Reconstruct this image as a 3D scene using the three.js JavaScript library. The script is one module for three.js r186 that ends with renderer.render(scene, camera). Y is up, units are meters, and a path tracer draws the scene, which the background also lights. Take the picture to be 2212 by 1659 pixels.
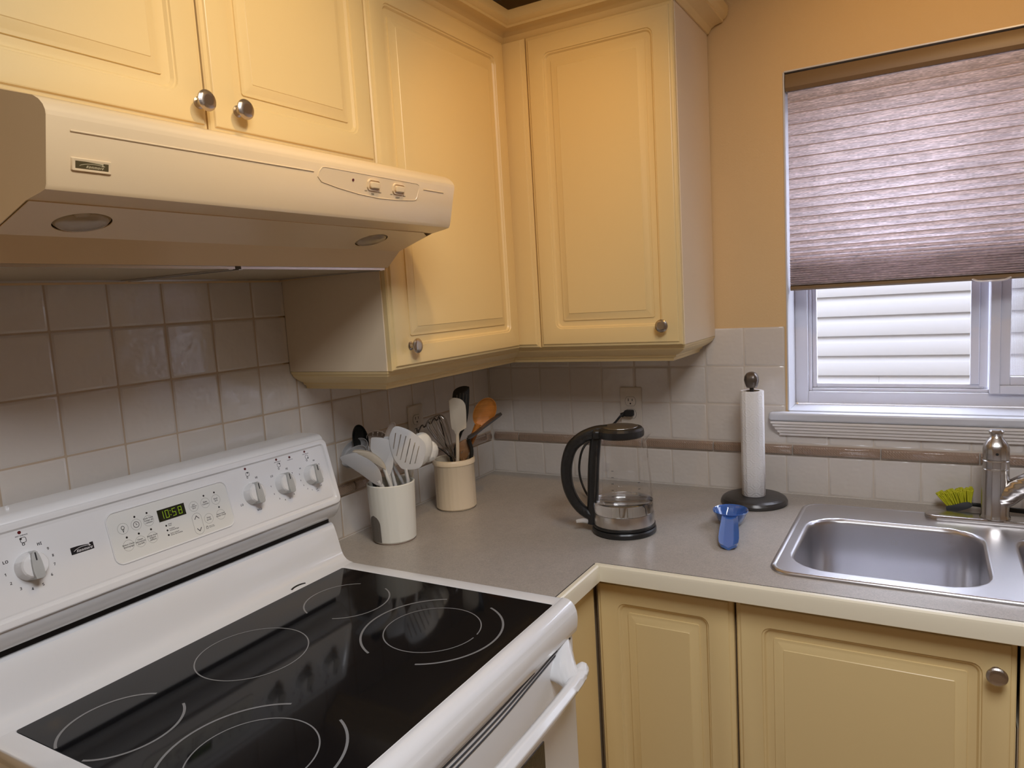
import * as THREE from 'three';
import { RoundedBoxGeometry } from 'three/addons/geometries/RoundedBoxGeometry.js';
import { RectAreaLightUniformsLib } from 'three/addons/lights/RectAreaLightUniformsLib.js';
import { mergeGeometries, toCreasedNormals, mergeVertices } from 'three/addons/utils/BufferGeometryUtils.js';

// ---------------------------------------------------------------- camera, sky, lights, exposure
const scene = new THREE.Scene();
const renderer = new THREE.WebGLRenderer({ antialias: true });
renderer.toneMapping = THREE.LinearToneMapping;
renderer.toneMappingExposure = 1.0;
renderer.shadowMap.enabled = true;
const camera = new THREE.PerspectiveCamera(55.84, 4 / 3, 0.05, 60);
camera.position.set(1.31255, 1.50194, 2.09797);
camera.rotation.set(-0.116133, 0.526902, -0.060038, 'YXZ');
scene.add(camera);
scene.background = new THREE.Color(0.84, 0.91, 1.12).multiplyScalar(10.5);   // bright overcast sky
const UNSEEN_WARM = new THREE.Color(1.0, 0.55, 0.13);  // orange of the unseen spotlights
const UNSEEN_SPOTS = [   // unseen warm spots lighting cabinets and wall: position, aim, candela, half angle, colour
  { p: [0.98, 2.36, 1.30], a: [0.33, 1.82, 1.12], cd: 1.20, r: 0.66, c: new THREE.Color(1.0, 0.71, 0.35) },
  { p: [0.95, 2.36, 0.88], a: [0.36, 1.72, 0.38], cd: 1.0, r: 0.62, c: UNSEEN_WARM },
  { p: [1.55, 2.36, 0.85], a: [1.30, 1.95, 0.00], cd: 1.15, r: 0.62, c: UNSEEN_WARM },
];
const UNSEEN_ROOM_LAMP = { p: [1.52, 2.395, 1.80], w: 0.55, h: 0.9, lum: 15.5, color: new THREE.Color(0.95, 0.98, 1.05) };   // unseen ceiling panel, placed to light range and worktop from above

// ---------------------------------------------------------------- helpers
let seed = 12345;
const rnd = () => { seed = (seed * 1664525 + 1013904223) >>> 0; return seed / 4294967296; };
const used = {};
const numbered = (n) => { used[n] = (used[n] ?? -1) + 1; return used[n] ? n + '_' + String(used[n]).padStart(3, '0') : n; };
const V3 = (x, y, z) => new THREE.Vector3(x, y, z);
function ready(o) { o.castShadow = true; o.receiveShadow = true; return o; }
function boxUV(g) {   // uv in metres from the dominant normal axis
  if (!g.attributes.normal) g.computeVertexNormals();
  const p = g.attributes.position, n = g.attributes.normal, uv = new Float32Array(p.count * 2);
  for (let i = 0; i < p.count; i++) {
    const ax = Math.abs(n.getX(i)), ay = Math.abs(n.getY(i)), az = Math.abs(n.getZ(i));
    if (ay >= ax && ay >= az) { uv[2 * i] = p.getX(i); uv[2 * i + 1] = p.getZ(i); }
    else if (ax >= az) { uv[2 * i] = p.getZ(i); uv[2 * i + 1] = p.getY(i); }
    else { uv[2 * i] = p.getX(i); uv[2 * i + 1] = p.getY(i); }
  }
  g.setAttribute('uv', new THREE.BufferAttribute(uv, 2));
  return g;
}
function part(name, g, m, parent, label) {
  if (m.userData.boxUV && !g.userData.keepUV) boxUV(g);
  const o = ready(new THREE.Mesh(g, m)); o.name = name;
  if (label) o.userData.label = label;
  parent.add(o); return o;
}
function thing(name, label, category, pos = [0, 0, 0], group) {
  const o = new THREE.Group(); o.name = numbered(name); o.position.set(...pos); o.userData = { label, category };
  if (group) o.userData.group = group;
  scene.add(o); return o;
}
function structure(name, label) { const o = new THREE.Group(); o.name = name; o.userData = { kind: 'structure', label }; scene.add(o); return o; }
const clean = (g) => { const n = g.index ? g.toNonIndexed() : g; for (const k of Object.keys(n.attributes)) if (!['position', 'normal', 'uv'].includes(k)) n.deleteAttribute(k); if (!n.attributes.uv) n.setAttribute('uv', new THREE.BufferAttribute(new Float32Array(n.attributes.position.count * 2), 2)); return n; };
const merge = (...a) => mergeGeometries(a.flat(Infinity).map(clean));
const crease = (g, deg = 35) => toCreasedNormals(g, deg * Math.PI / 180);
function box(x0, x1, y0, y1, z0, z1, r = 0) {
  const w = x1 - x0, h = y1 - y0, d = z1 - z0;
  const g = r ? new RoundedBoxGeometry(w, h, d, 2, Math.min(r, w / 2.01, h / 2.01, d / 2.01)) : new THREE.BoxGeometry(w, h, d);
  return g.translate((x0 + x1) / 2, (y0 + y1) / 2, (z0 + z1) / 2);
}
function polyShape(pts) { const s = new THREE.Shape(); pts.forEach(([x, y], i) => (i ? s.lineTo(x, y) : s.moveTo(x, y))); s.closePath(); return s; }
// profile in (x, y), pushed along z from z0 to z1
function extrudeZ(pts, z0, z1, deg = 30) {
  const g = new THREE.ExtrudeGeometry(polyShape(pts), { depth: z1 - z0, bevelEnabled: false, steps: 1 }).translate(0, 0, z0);
  return crease(g, deg);
}
const extrudeX = (pts, x0, x1, deg = 30) => extrudeZ(pts.map(([z, y]) => [-z, y]), x0, x1, deg).rotateY(Math.PI / 2);   // profile in (z, y), pushed along x
function quads(rows, closed, capA, capB) {   // rows of points -> triangles (rows run along the outside, counter-clockwise)
  const v = [], n = rows[0].length;
  const tri = (a, b, c) => v.push(...a, ...b, ...c);
  for (let r = 0; r + 1 < rows.length; r++) for (let i = 0; i < (closed ? n : n - 1); i++) {
    const a = rows[r][i], b = rows[r][(i + 1) % n], c = rows[r + 1][(i + 1) % n], d = rows[r + 1][i];
    tri(a, b, c); tri(a, c, d);
  }
  const cap = (row, flip) => { const c = [0, 1, 2].map((k) => row.reduce((s, p) => s + p[k], 0) / n); for (let i = 0; i < n; i++) flip ? tri(c, row[(i + 1) % n], row[i]) : tri(c, row[i], row[(i + 1) % n]); };
  if (capA) cap(rows[0], true);
  if (capB) cap(rows[rows.length - 1], false);
  const g = new THREE.BufferGeometry(); g.setAttribute('position', new THREE.BufferAttribute(new Float32Array(v), 3));
  g.computeVertexNormals(); return g;
}
function capPoly(row, flip) {   // flat cap of any outline given as 3-D points, triangulated in its own plane
  const p = row.map((r) => V3(...r)), n = V3(0, 0, 0);
  for (let i = 0; i < p.length; i++) { const a = p[i], b = p[(i + 1) % p.length]; n.add(V3((a.y - b.y) * (a.z + b.z), (a.z - b.z) * (a.x + b.x), (a.x - b.x) * (a.y + b.y))); }
  n.normalize(); const u = p[1].clone().sub(p[0]).normalize(), w = n.clone().cross(u);
  const f = THREE.ShapeUtils.triangulateShape(p.map((q) => new THREE.Vector2(q.dot(u), q.dot(w))), []), v = [];
  for (const t of f) for (const k of (flip ? [t[2], t[1], t[0]] : t)) v.push(...row[k]);
  const g = new THREE.BufferGeometry(); g.setAttribute('position', new THREE.BufferAttribute(new Float32Array(v), 3)); g.computeVertexNormals(); return g;
}
// moulding: profile [out, up] along a floor path [x, z] with mitred corners; out is to the right of travel
function moulding(path, prof, y, deg = 25) {
  let ar = 0; prof.forEach(([a, b], i) => { const [c, d] = prof[(i + 1) % prof.length]; ar += a * d - b * c; });
  if (ar > 0) prof = prof.slice().reverse();
  const rows = path.map(([x, z], i) => {
    const d = (a, b) => { const l = Math.hypot(b[0] - a[0], b[1] - a[1]); return [(b[0] - a[0]) / l, (b[1] - a[1]) / l]; };
    const d0 = i ? d(path[i - 1], path[i]) : d(path[i], path[i + 1]), d1 = i + 1 < path.length ? d(path[i], path[i + 1]) : d0;
    const n0 = [-d0[1], d0[0]], n1 = [-d1[1], d1[0]], s = [n0[0] + n1[0], n0[1] + n1[1]], k = 2 / (s[0] * s[0] + s[1] * s[1]);
    return prof.map(([o, u]) => [x + s[0] * k * o, y + u, z + s[1] * k * o]);
  });
  const sides = quads(rows, true);
  return crease(merge(sides, capPoly(rows[0], true), capPoly(rows[rows.length - 1], false)), deg);
}
function rrect(x0, x1, y0, y1, r, n = 5) {   // counter-clockwise rounded rectangle outline
  const o = []; r = Math.max(1e-4, r);
  for (const [cx, cy, a] of [[x1 - r, y1 - r, 0], [x0 + r, y1 - r, 90], [x0 + r, y0 + r, 180], [x1 - r, y0 + r, 270]])
    for (let i = 0; i <= n; i++) { const t = (a + 90 * i / n) * Math.PI / 180; o.push([cx + r * Math.cos(t), cy + r * Math.sin(t)]); }
  return o;
}
function lathe(pts, seg = 48, deg = 30) { return crease(new THREE.LatheGeometry(pts.map(([r, y]) => new THREE.Vector2(r, y)), seg), deg); }
function sweep(points, radius, seg = 12, n = 40, flat = 1, up = null) {   // tube of changing radius along a smooth curve
  const c = new THREE.CatmullRomCurve3(points.map((p) => V3(...p)), false, 'centripetal'), fr = c.computeFrenetFrames(n, false), rows = [];
  for (let i = 0; i <= n; i++) {
    const t = i / n, p = c.getPointAt(t), r = typeof radius === 'function' ? radius(t) : radius;
    let N = fr.normals[i], B = fr.binormals[i];
    if (up) { const T = fr.tangents[i]; N = V3(...up).addScaledVector(T, -T.dot(V3(...up))).normalize(); B = T.clone().cross(N); }
    const row = [];
    for (let k = 0; k < seg; k++) { const a = 2 * Math.PI * k / seg; const q = p.clone().addScaledVector(N, Math.cos(a) * r).addScaledVector(B, Math.sin(a) * r * flat); row.push([q.x, q.y, q.z]); }
    rows.push(row);
  }
  return crease(quads(rows, true, true, true), 50);
}
function blade(outline, thick, holes = [], smooth = true, bend = 0) {   // flat tool head: outline in (x, y), thickness along z
  const pts = smooth ? new THREE.SplineCurve([...outline, outline[0]].map(([x, y]) => new THREE.Vector2(x, y))).getPoints(outline.length * 4).slice(0, -1).map((p) => [p.x, p.y]) : outline;
  const s = polyShape(pts);
  for (const h of holes) { const p = new THREE.Path(); h.forEach(([x, y], i) => (i ? p.lineTo(x, y) : p.moveTo(x, y))); p.closePath(); s.holes.push(p); }
  const b = Math.min(0.0012, thick * 0.35);
  const g = new THREE.ExtrudeGeometry(s, { depth: thick - 2 * b, bevelEnabled: true, bevelThickness: b, bevelSize: b, bevelOffset: -b, bevelSegments: 2 }).translate(0, 0, -thick / 2 + b);
  if (bend) { const p = g.attributes.position, mx = pts.reduce((a, q) => a + q[0], 0) / pts.length, my = Math.min(...pts.map((q) => q[1])); for (let i = 0; i < p.count; i++) p.setZ(i, p.getZ(i) + bend * ((p.getX(i) - mx) ** 2 - 0.3 * (p.getY(i) - my) ** 2)); g.computeVertexNormals(); }
  return crease(g, 40);
}
function slot([a, b], w) {   // rounded slot between two points
  const t = Math.atan2(b[1] - a[1], b[0] - a[0]), o = [];
  for (let i = 0; i <= 6; i++) { const k = t - Math.PI / 2 + Math.PI * i / 6; o.push([b[0] + w * Math.cos(k), b[1] + w * Math.sin(k)]); }
  for (let i = 0; i <= 6; i++) { const k = t + Math.PI / 2 + Math.PI * i / 6; o.push([a[0] + w * Math.cos(k), a[1] + w * Math.sin(k)]); }
  return o.reverse();
}
function bowl(rx, ry, depth, thick) {   // spoon or ladle bowl, rim in the x-y plane, hollow towards +z
  const rows = [], N = 28;
  const ring = (k, z, off) => { const r = []; for (let i = 0; i < N; i++) { const a = 2 * Math.PI * i / N; r.push([(rx * k + off) * Math.cos(a), (ry * k + off) * Math.sin(a), z]); } return r; };
  for (let j = 0; j <= 8; j++) { const t = Math.PI / 2 * j / 8; rows.push(ring(Math.max(0.02, Math.sin(t)), -depth * Math.cos(t) - thick, 0)); }
  rows.push(ring(1, 0, 0));
  for (let j = 8; j >= 0; j--) { const t = Math.PI / 2 * j / 8; rows.push(ring(Math.max(0.02, Math.sin(t)), -depth * Math.cos(t), -thick * 0.7 * Math.sin(t))); }
  return crease(quads(rows, true, true, true), 50);
}
// ---------------------------------------------------------------- textures
function tex(w, h, fn, srgb = true, repeat = [1, 1]) {
  const d = new Uint8Array(w * h * 4);
  for (let y = 0; y < h; y++) for (let x = 0; x < w; x++) { const c = fn(x / w, y / h, x, y), k = 4 * (y * w + x); const a = Array.isArray(c) ? c : [c, c, c]; d[k] = a[0] * 255; d[k + 1] = a[1] * 255; d[k + 2] = a[2] * 255; d[k + 3] = a[3] === undefined ? 255 : a[3] * 255; }
  const t = new THREE.DataTexture(d, w, h, THREE.RGBAFormat); t.wrapS = t.wrapT = THREE.RepeatWrapping; t.magFilter = THREE.LinearFilter; t.minFilter = THREE.LinearMipmapLinearFilter; t.generateMipmaps = true;
  if (srgb) t.colorSpace = THREE.SRGBColorSpace; t.repeat.set(...repeat); t.needsUpdate = true; return t;
}
function lattice(n, s) { const a = new Float32Array(n * n); let k = s >>> 0; for (let i = 0; i < a.length; i++) { k = (k * 1664525 + 1013904223) >>> 0; a[i] = k / 4294967296; } return a; }
function noise2(nx, ny, s) {   // tiling value noise with nx by ny cells
  const a = lattice(Math.max(nx, ny), s), N = Math.max(nx, ny), f = (t) => t * t * (3 - 2 * t);
  return (u, v) => { const x = u * nx, y = v * ny, i = Math.floor(x), j = Math.floor(y), fx = f(x - i), fy = f(y - j); const g = (p, q) => a[(((q % ny) + ny) % ny) * N + (((p % nx) + nx) % nx)]; return (g(i, j) * (1 - fx) + g(i + 1, j) * fx) * (1 - fy) + (g(i, j + 1) * (1 - fx) + g(i + 1, j + 1) * fx) * fy; };
}
const cl = (x) => Math.min(1, Math.max(0, x));
const nA = noise2(8, 8, 1), nB = noise2(32, 32, 2), nC = noise2(128, 128, 3), nD = noise2(3, 3, 4);
const speckle = tex(512, 512, (u, v) => { const k = cl(0.86 + 0.03 * (nA(u, v) - 0.5) + 0.03 * (nB(u, v) - 0.5) + 0.11 * (nC(u, v) - 0.5) + (rnd() > 0.994 ? 0.05 : 0)); return [k, k * 0.995, k * 0.985]; }, true, [5, 5]);
const orangePeel = tex(256, 256, (u, v) => 0.5 + 0.5 * (nC(u, v) - 0.5) + 0.3 * (nB(u, v) - 0.5), false, [8, 8]);
const tileWave = tex(256, 256, (u, v) => cl(0.5 + 0.75 * (nA(u, v) - 0.5) + 0.2 * (nB(u, v) - 0.5)), false, [4.3, 4.3]);
const ropeBump = tex(64, 64, (u, v) => { const a = Math.sin(2 * Math.PI * (u + 0.6 * v)); return cl(0.5 + 0.5 * a); }, false, [1 / 0.0066, 1 / 0.0066]);
const towelBump = tex(256, 256, (u, v) => { const q = (a, b) => { const x = ((u * 2 + a) % 1) - 0.5, y = ((v * 2 + b) % 1) - 0.5, r = Math.hypot(x, y); return Math.max(0, Math.cos(r * 34)) * (r < 0.4 ? 1 : 0.3); }; return cl(0.35 * q(0, 0) + 0.35 * q(0.5, 0.5) + 0.35 * nC(u, v)); }, false, [14, 14]);
const streakA = noise2(24, 400, 21), streakB = noise2(90, 700, 22), streakC = noise2(6, 10, 23);
const shadeMap = tex(1024, 1024, (u, v) => { const k = cl(0.80 + 0.2 * (streakA(u, v) - 0.5) + 0.24 * (streakB(u, v) - 0.5) + 0.05 * (streakC(u, v) - 0.5)); return [k, k * 0.985, k * 0.985]; }, true, [2, 2]);
const meshBump = tex(64, 64, (u, v) => cl(0.5 + 0.25 * Math.sin(u * Math.PI * 16) + 0.25 * Math.sin(v * Math.PI * 16)), false, [40, 40]);
const meshMap = tex(64, 64, (u, v) => { const k = 0.5 + 0.3 * Math.sin(u * Math.PI * 16) * Math.sin(v * Math.PI * 16); return [k, k * 0.93, k * 0.8]; }, true, [40, 40]);
const screenAlpha = tex(64, 64, (u, v) => { const l = (t) => ((t * 8) % 1 < 0.3 ? 1 : 0); return l(u) || l(v) ? 0.75 : 0.12; }, false, [70, 70]);
const woodMap = (() => { const g1 = noise2(4, 60, 31), g2 = noise2(10, 200, 32); return tex(256, 256, (u, v) => { const k = 0.86 + 0.10 * (g1(u, v) - 0.5) + 0.08 * (g2(u, v) - 0.5); return [cl(k), cl(k * 0.95), cl(k * 0.9)]; }, true, [4, 4]); })();
function canvasTex(w, h, draw) { const c = document.createElement('canvas'); c.width = w; c.height = h; const x = c.getContext('2d'); draw(x, w, h); const t = new THREE.CanvasTexture(c); t.colorSpace = THREE.SRGBColorSpace; return t; }
// ---------------------------------------------------------------- materials
const std = (r, g, b, rough, o = {}) => { const { uv, ...rest } = o; const m = new THREE.MeshStandardMaterial({ color: new THREE.Color().setRGB(r, g, b), roughness: rough, ...rest }); if (uv || rest.map || rest.bumpMap || rest.roughnessMap) m.userData.boxUV = true; return m; };
const phys = (r, g, b, rough, o = {}) => { const { uv, ...rest } = o; const m = new THREE.MeshPhysicalMaterial({ color: new THREE.Color().setRGB(r, g, b), roughness: rough, ...rest }); if (uv || rest.map || rest.bumpMap || rest.roughnessMap) m.userData.boxUV = true; return m; };
const M = {
  paint: std(0.68, 0.48, 0.25, 0.75, { bumpMap: orangePeel, bumpScale: 0.0003 }),
  roomPaint: std(0.56, 0.42, 0.28, 0.8),  // unseen far walls, beige chosen for warm bounce light
  ceiling: std(0.78, 0.76, 0.72, 0.9),
  floor: std(0.38, 0.26, 0.16, 0.5),  // out-of-view floor, toned tan so it returns warm light
  tile: phys(0.67, 0.62, 0.565, 0.13, { bumpMap: tileWave, bumpScale: 0.0016, clearcoat: 0.4, clearcoatRoughness: 0.08 }),
  tileB: phys(0.65, 0.60, 0.545, 0.13, { bumpMap: tileWave, bumpScale: 0.0016, clearcoat: 0.4, clearcoatRoughness: 0.08 }),
  grout: std(0.60, 0.53, 0.45, 0.85),
  groutTan: std(0.52, 0.41, 0.30, 0.85),
  liner: phys(0.33, 0.23, 0.165, 0.09, { bumpMap: ropeBump, bumpScale: 0.0007, clearcoat: 1, clearcoatRoughness: 0.04 }),
  linerEnd: std(0.55, 0.45, 0.35, 0.8),
  cream: phys(0.80, 0.61, 0.295, 0.36, { bumpMap: orangePeel, bumpScale: 0.00003 }),
  melamine: phys(0.78, 0.64, 0.45, 0.42),
  creamTrim: phys(0.84, 0.77, 0.59, 0.3),
  dark: std(0.012, 0.01, 0.009, 0.7),
  counter: phys(0.57, 0.52, 0.465, 0.36, { map: speckle }),
  nickel: std(0.50, 0.45, 0.40, 0.27, { metalness: 1 }),
  faucet: std(0.52, 0.49, 0.46, 0.26, { metalness: 1 }),
  chrome: std(0.8, 0.8, 0.8, 0.08, { metalness: 1 }),
  steel: std(0.64, 0.63, 0.65, 0.30, { metalness: 1 }),
  bandSteel: std(0.62, 0.60, 0.58, 0.28, { metalness: 1 }),
  white: phys(0.80, 0.80, 0.80, 0.22, { clearcoat: 0.6, clearcoatRoughness: 0.08 }),
  whiteMatte: phys(0.80, 0.80, 0.79, 0.4),
  knobGrip: phys(0.46, 0.47, 0.46, 0.35),
  glassTop: phys(0.006, 0.006, 0.007, 0.06, { specularIntensity: 0.6 }),
  ring: std(0.22, 0.22, 0.22, 0.35),
  almond: phys(0.80, 0.59, 0.335, 0.28, { clearcoat: 0.35, clearcoatRoughness: 0.15 }),
  filter: std(0.46, 0.37, 0.24, 0.6, { metalness: 0.15, bumpMap: meshBump, bumpScale: 0.001 }),
  lens: phys(0.95, 0.9, 0.8, 0.18, { transmission: 0.85, thickness: 0 }),
  vinyl: phys(0.64, 0.645, 0.71, 0.35),
  sill: phys(0.60, 0.605, 0.64, 0.32),
  apron: phys(0.78, 0.73, 0.68, 0.35),
  glass: phys(1, 1, 1, 0.0, { transmission: 1, thickness: 0, ior: 1.5 }),
  screen: std(0.55, 0.55, 0.58, 0.8, { alphaMap: screenAlpha, transparent: true, side: THREE.DoubleSide, uv: true }),
  siding: std(0.185, 0.180, 0.177, 0.6),  // white siding, darkened to stay unclipped under the strong sky
  shade: phys(0.95, 0.84, 0.86, 1, { map: shadeMap, transmission: 0.40, thickness: 0, side: THREE.DoubleSide }),
  shadeSeam: std(0.45, 0.36, 0.36, 0.9),
  shadeRail: phys(0.19, 0.12, 0.055, 0.45),
  clear: phys(0.95, 0.93, 0.9, 0.1, { transmission: 0.6, thickness: 0 }),
  plasticBlack: phys(0.014, 0.014, 0.014, 0.34),
  rubberBlack: std(0.012, 0.012, 0.012, 0.6),
  plate: phys(0.66, 0.60, 0.52, 0.35),
  stoneWhite: phys(0.80, 0.80, 0.73, 0.3, { clearcoat: 0.3, clearcoatRoughness: 0.2 }),
  stoneCream: phys(0.78, 0.66, 0.48, 0.35, { clearcoat: 0.3, clearcoatRoughness: 0.2 }),
  stoneBare: std(0.16, 0.145, 0.125, 0.7),
  terracotta: std(0.33, 0.17, 0.10, 0.8),
  nylonWhite: phys(0.62, 0.62, 0.615, 0.42),
  nylonPale: phys(0.74, 0.74, 0.70, 0.4),
  nylonGrey: phys(0.42, 0.41, 0.40, 0.45),
  nylonPink: phys(0.52, 0.43, 0.36, 0.5),
  nylonBlack: phys(0.010, 0.011, 0.010, 0.35),
  nylonSlate: phys(0.05, 0.052, 0.058, 0.4),
  siliconeCream: phys(0.60, 0.52, 0.40, 0.5),
  beech: std(0.62, 0.42, 0.22, 0.6, { map: woodMap }),
  orangeWood: std(0.55, 0.23, 0.04, 0.5, { map: woodMap }),
  darkWood: std(0.30, 0.17, 0.075, 0.55, { map: woodMap }),
  wire: std(0.45, 0.42, 0.38, 0.25, { metalness: 1 }),
  darkWire: std(0.10, 0.09, 0.08, 0.3, { metalness: 1 }),
  gunmetal: std(0.075, 0.07, 0.066, 0.34, { metalness: 0.6 }),
  bronzeBall: std(0.19, 0.165, 0.145, 0.32, { metalness: 0.85 }),
  towel: std(0.83, 0.81, 0.79, 0.95, { bumpMap: towelBump, bumpScale: 0.0008 }),
  card: std(0.42, 0.33, 0.23, 0.9),
  blueGlaze: phys(0.045, 0.13, 0.40, 0.12, { clearcoat: 1, clearcoatRoughness: 0.05 }),
  bristle: std(0.56, 0.55, 0.02, 0.6),
  water: phys(1, 1, 1, 0.0, { transmission: 1, thickness: 0.05, ior: 1.33, attenuationColor: new THREE.Color(0.85, 0.92, 0.95), attenuationDistance: 0.6 }),
  red: std(0.10, 0.004, 0.006, 0.3),
  ink: std(0.02, 0.02, 0.022, 0.6),
  grass: std(0.16, 0.2, 0.1, 1), concrete: std(0.5, 0.49, 0.47, 0.9),
};
// ---------------------------------------------------------------- constants of the room
const H = 0.914, P = 0.1096, B0 = 1.0238, B1 = 1.0543, X0 = 0.0886, Z0 = 0.6431, CEIL = 2.44;
const RX = 3.6, RZ = 4.6;                       // far walls
const WX0 = 0.974, WX1 = 1.93, WY0 = 1.150, WY1 = 2.052;   // window opening

// ================================================================ ROOM
const floor = structure('floor', 'unseen tan kitchen floor'); part('floor_slab', box(-0.2, RX + 0.2, -0.1, 0, -0.2, RZ + 0.2), M.floor, floor);
const ceiling = structure('ceiling', 'off-white ceiling'); part('ceiling_slab', box(-0.2, RX + 0.2, CEIL, CEIL + 0.12, -0.2, RZ + 0.2), M.ceiling, ceiling);
const wallLeft = structure('wall_left', 'beige kitchen wall behind the stove with square ceramic tiles');
part('plaster', box(-0.17, -0.0062, 0, CEIL, -0.17, RZ + 0.15), M.paint, wallLeft);
const wallBack = structure('wall_back', 'beige kitchen wall around the window with square ceramic tiles');
part('plaster', merge(box(0, WX0, 0, CEIL, -0.17, -0.0062), box(WX1, RX + 0.15, 0, CEIL, -0.17, -0.0062), box(WX0, WX1, 0, WY0 - 0.03, -0.17, -0.0062), box(WX0, WX1, WY1, CEIL, -0.17, -0.0062)), M.paint, wallBack);
const wallRight = structure('wall_right', 'unseen beige wall on the far side of the room');
part('plaster', box(RX, RX + 0.15, 0, CEIL, -0.17, RZ + 0.15), M.roomPaint, wallRight);
const wallFront = structure('wall_front', 'unseen beige wall behind the camera');
part('plaster', box(0, RX, 0, CEIL, RZ, RZ + 0.15), M.roomPaint, wallFront);
const ground = structure('ground', 'pale ground outside the house');
part('yard', box(-8, 14, -0.25, -0.12, -8, 12), M.concrete, ground);

// ---------------- tiles
function tileGeo(w, h, t = 0.0072) {   // pillowed ceramic tile lying in x-y, face towards +z at z = 0
  const L = (i, z, r) => rrect(i, w - i, i, h - i, r, 1).map(([x, y]) => [x, y, z]);
  const rows = [L(0, -t, 0.0015), L(0, -0.0013, 0.0015), L(0.0013, -0.0003, 0.0015), L(0.0042, 0, 0.002)];
  return merge(crease(quads(rows, true), 60), capPoly(rows[3], false));
}
const tileCache = {};
const tg = (w, h) => tileCache[w.toFixed(4) + '_' + h.toFixed(4)] ??= boxUV(tileGeo(w, h));
const J = 0.003;   // joint width
function putTile(wall, u0, u1, y0, y1) {
  const g = tg(u1 - u0 - J, y1 - y0 - J); g.userData.keepUV = true;
  const o = part('tile', g, rnd() > 0.5 ? M.tile : M.tileB, wall === 'L' ? wallLeft : wallBack);
  const tx = (rnd() - 0.5) * 0.008, ty = (rnd() - 0.5) * 0.008;
  if (wall === 'L') { o.position.set(-0.0003, y0 + J / 2, u1 - J / 2); o.rotation.set(tx, Math.PI / 2 + ty, 0, 'YXZ'); }
  else { o.position.set(u0 + J / 2, y0 + J / 2, -0.0003); o.rotation.set(tx, ty, 0); }
}
const colsB = [0, X0]; for (let i = 1; i <= 8; i++) colsB.push(X0 + i * P);
const colsB2 = colsB.slice(); for (let i = 9; i <= 16; i++) colsB2.push(X0 + i * P);
const colsL = [0]; for (let j = -5; j <= 10; j++) colsL.push(Z0 + j * P);
for (let i = 0; i + 1 < colsB2.length; i++) putTile('B', colsB2[i], colsB2[i + 1], H + 0.001, B0 - 0.001);
for (let i = 0; i + 1 < colsB.length; i++) for (let k = 0; k < 3; k++) putTile('B', colsB[i], colsB[i + 1], B1 + 0.001 + k * P, B1 + 0.001 + (k + 1) * P);
for (let i = colsB.length - 1; i + 1 < colsB2.length; i++) putTile('B', colsB2[i], colsB2[i + 1], B1 + 0.001, 1.115);
for (let i = 0; i + 1 < colsL.length; i++) {
  putTile('L', colsL[i], colsL[i + 1], H + 0.001, B0 - 0.001);
  for (let k = 0; k < 5; k++) if (k < 3 || colsL[i + 1] > 0.9) putTile('L', colsL[i], colsL[i + 1], B1 + 0.001 + k * P, B1 + 0.001 + (k + 1) * P);
}
part('grout', merge(box(-0.002, 0.003, H, B1 + 3 * P, -0.002, 0.003), box(0, X0 + 8 * P, H - 0.03, B1 + 3 * P, -0.0062, -0.0014), box(X0 + 8 * P, X0 + 16 * P, H - 0.03, 1.115, -0.0062, -0.0014)), M.grout, wallBack);
part('grout', merge(box(-0.0062, -0.0014, H - 0.03, B1 + 3 * P, 0, 0.9), box(-0.0062, -0.0014, H - 0.03, B1 + 5 * P, 0.9, Z0 + 10 * P)), M.groutTan, wallLeft);
// half-round liner tiles
function linerGeo(len) {
  const prof = []; for (let i = 0; i <= 10; i++) { const a = -Math.PI / 2 + Math.PI * i / 10; prof.push([0.0095 * Math.cos(a), 0.0140 * Math.sin(a)]); }
  prof.reverse();
  const rows = [[0, 0.6], [0.0012, 0.92], [0.003, 1], [len - 0.003, 1], [len - 0.0012, 0.92], [len, 0.6]].map(([x, k]) => [[x, 0.0140, -0.004], ...prof.map(([o, y]) => [x, y, o * k]), [x, -0.0140, -0.004]]);
  const g = crease(quads(rows, false), 50);
  const p = g.attributes.position, uv = new Float32Array(p.count * 2); for (let i = 0; i < p.count; i++) { uv[2 * i] = p.getX(i); uv[2 * i + 1] = p.getY(i); }
  g.setAttribute('uv', new THREE.BufferAttribute(uv, 2)); g.userData.keepUV = true; return g;
}
const yl = (B0 + B1) / 2;
const lb = [0.012, X0 + 0.18 * P]; for (let k = 1; k <= 8; k++) lb.push(X0 + (0.16 + 2 * k) * P);
for (let i = 0; i + 1 < lb.length; i++) { const l = part('liner_tile', linerGeo(lb[i + 1] - lb[i] - 0.003), M.liner, wallBack); l.position.set(lb[i] + 0.0015, yl, 0); }
const ll = [0.012, 0.045]; for (let k = 1; k <= 8; k++) ll.push(0.045 + k * 0.2185);
for (let i = 0; i + 1 < ll.length; i++) { const l = part('liner_tile', linerGeo(ll[i + 1] - ll[i] - 0.003), M.liner, wallLeft); l.position.set(0, yl, ll[i + 1] - 0.0015); l.rotation.y = Math.PI / 2; }
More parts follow.
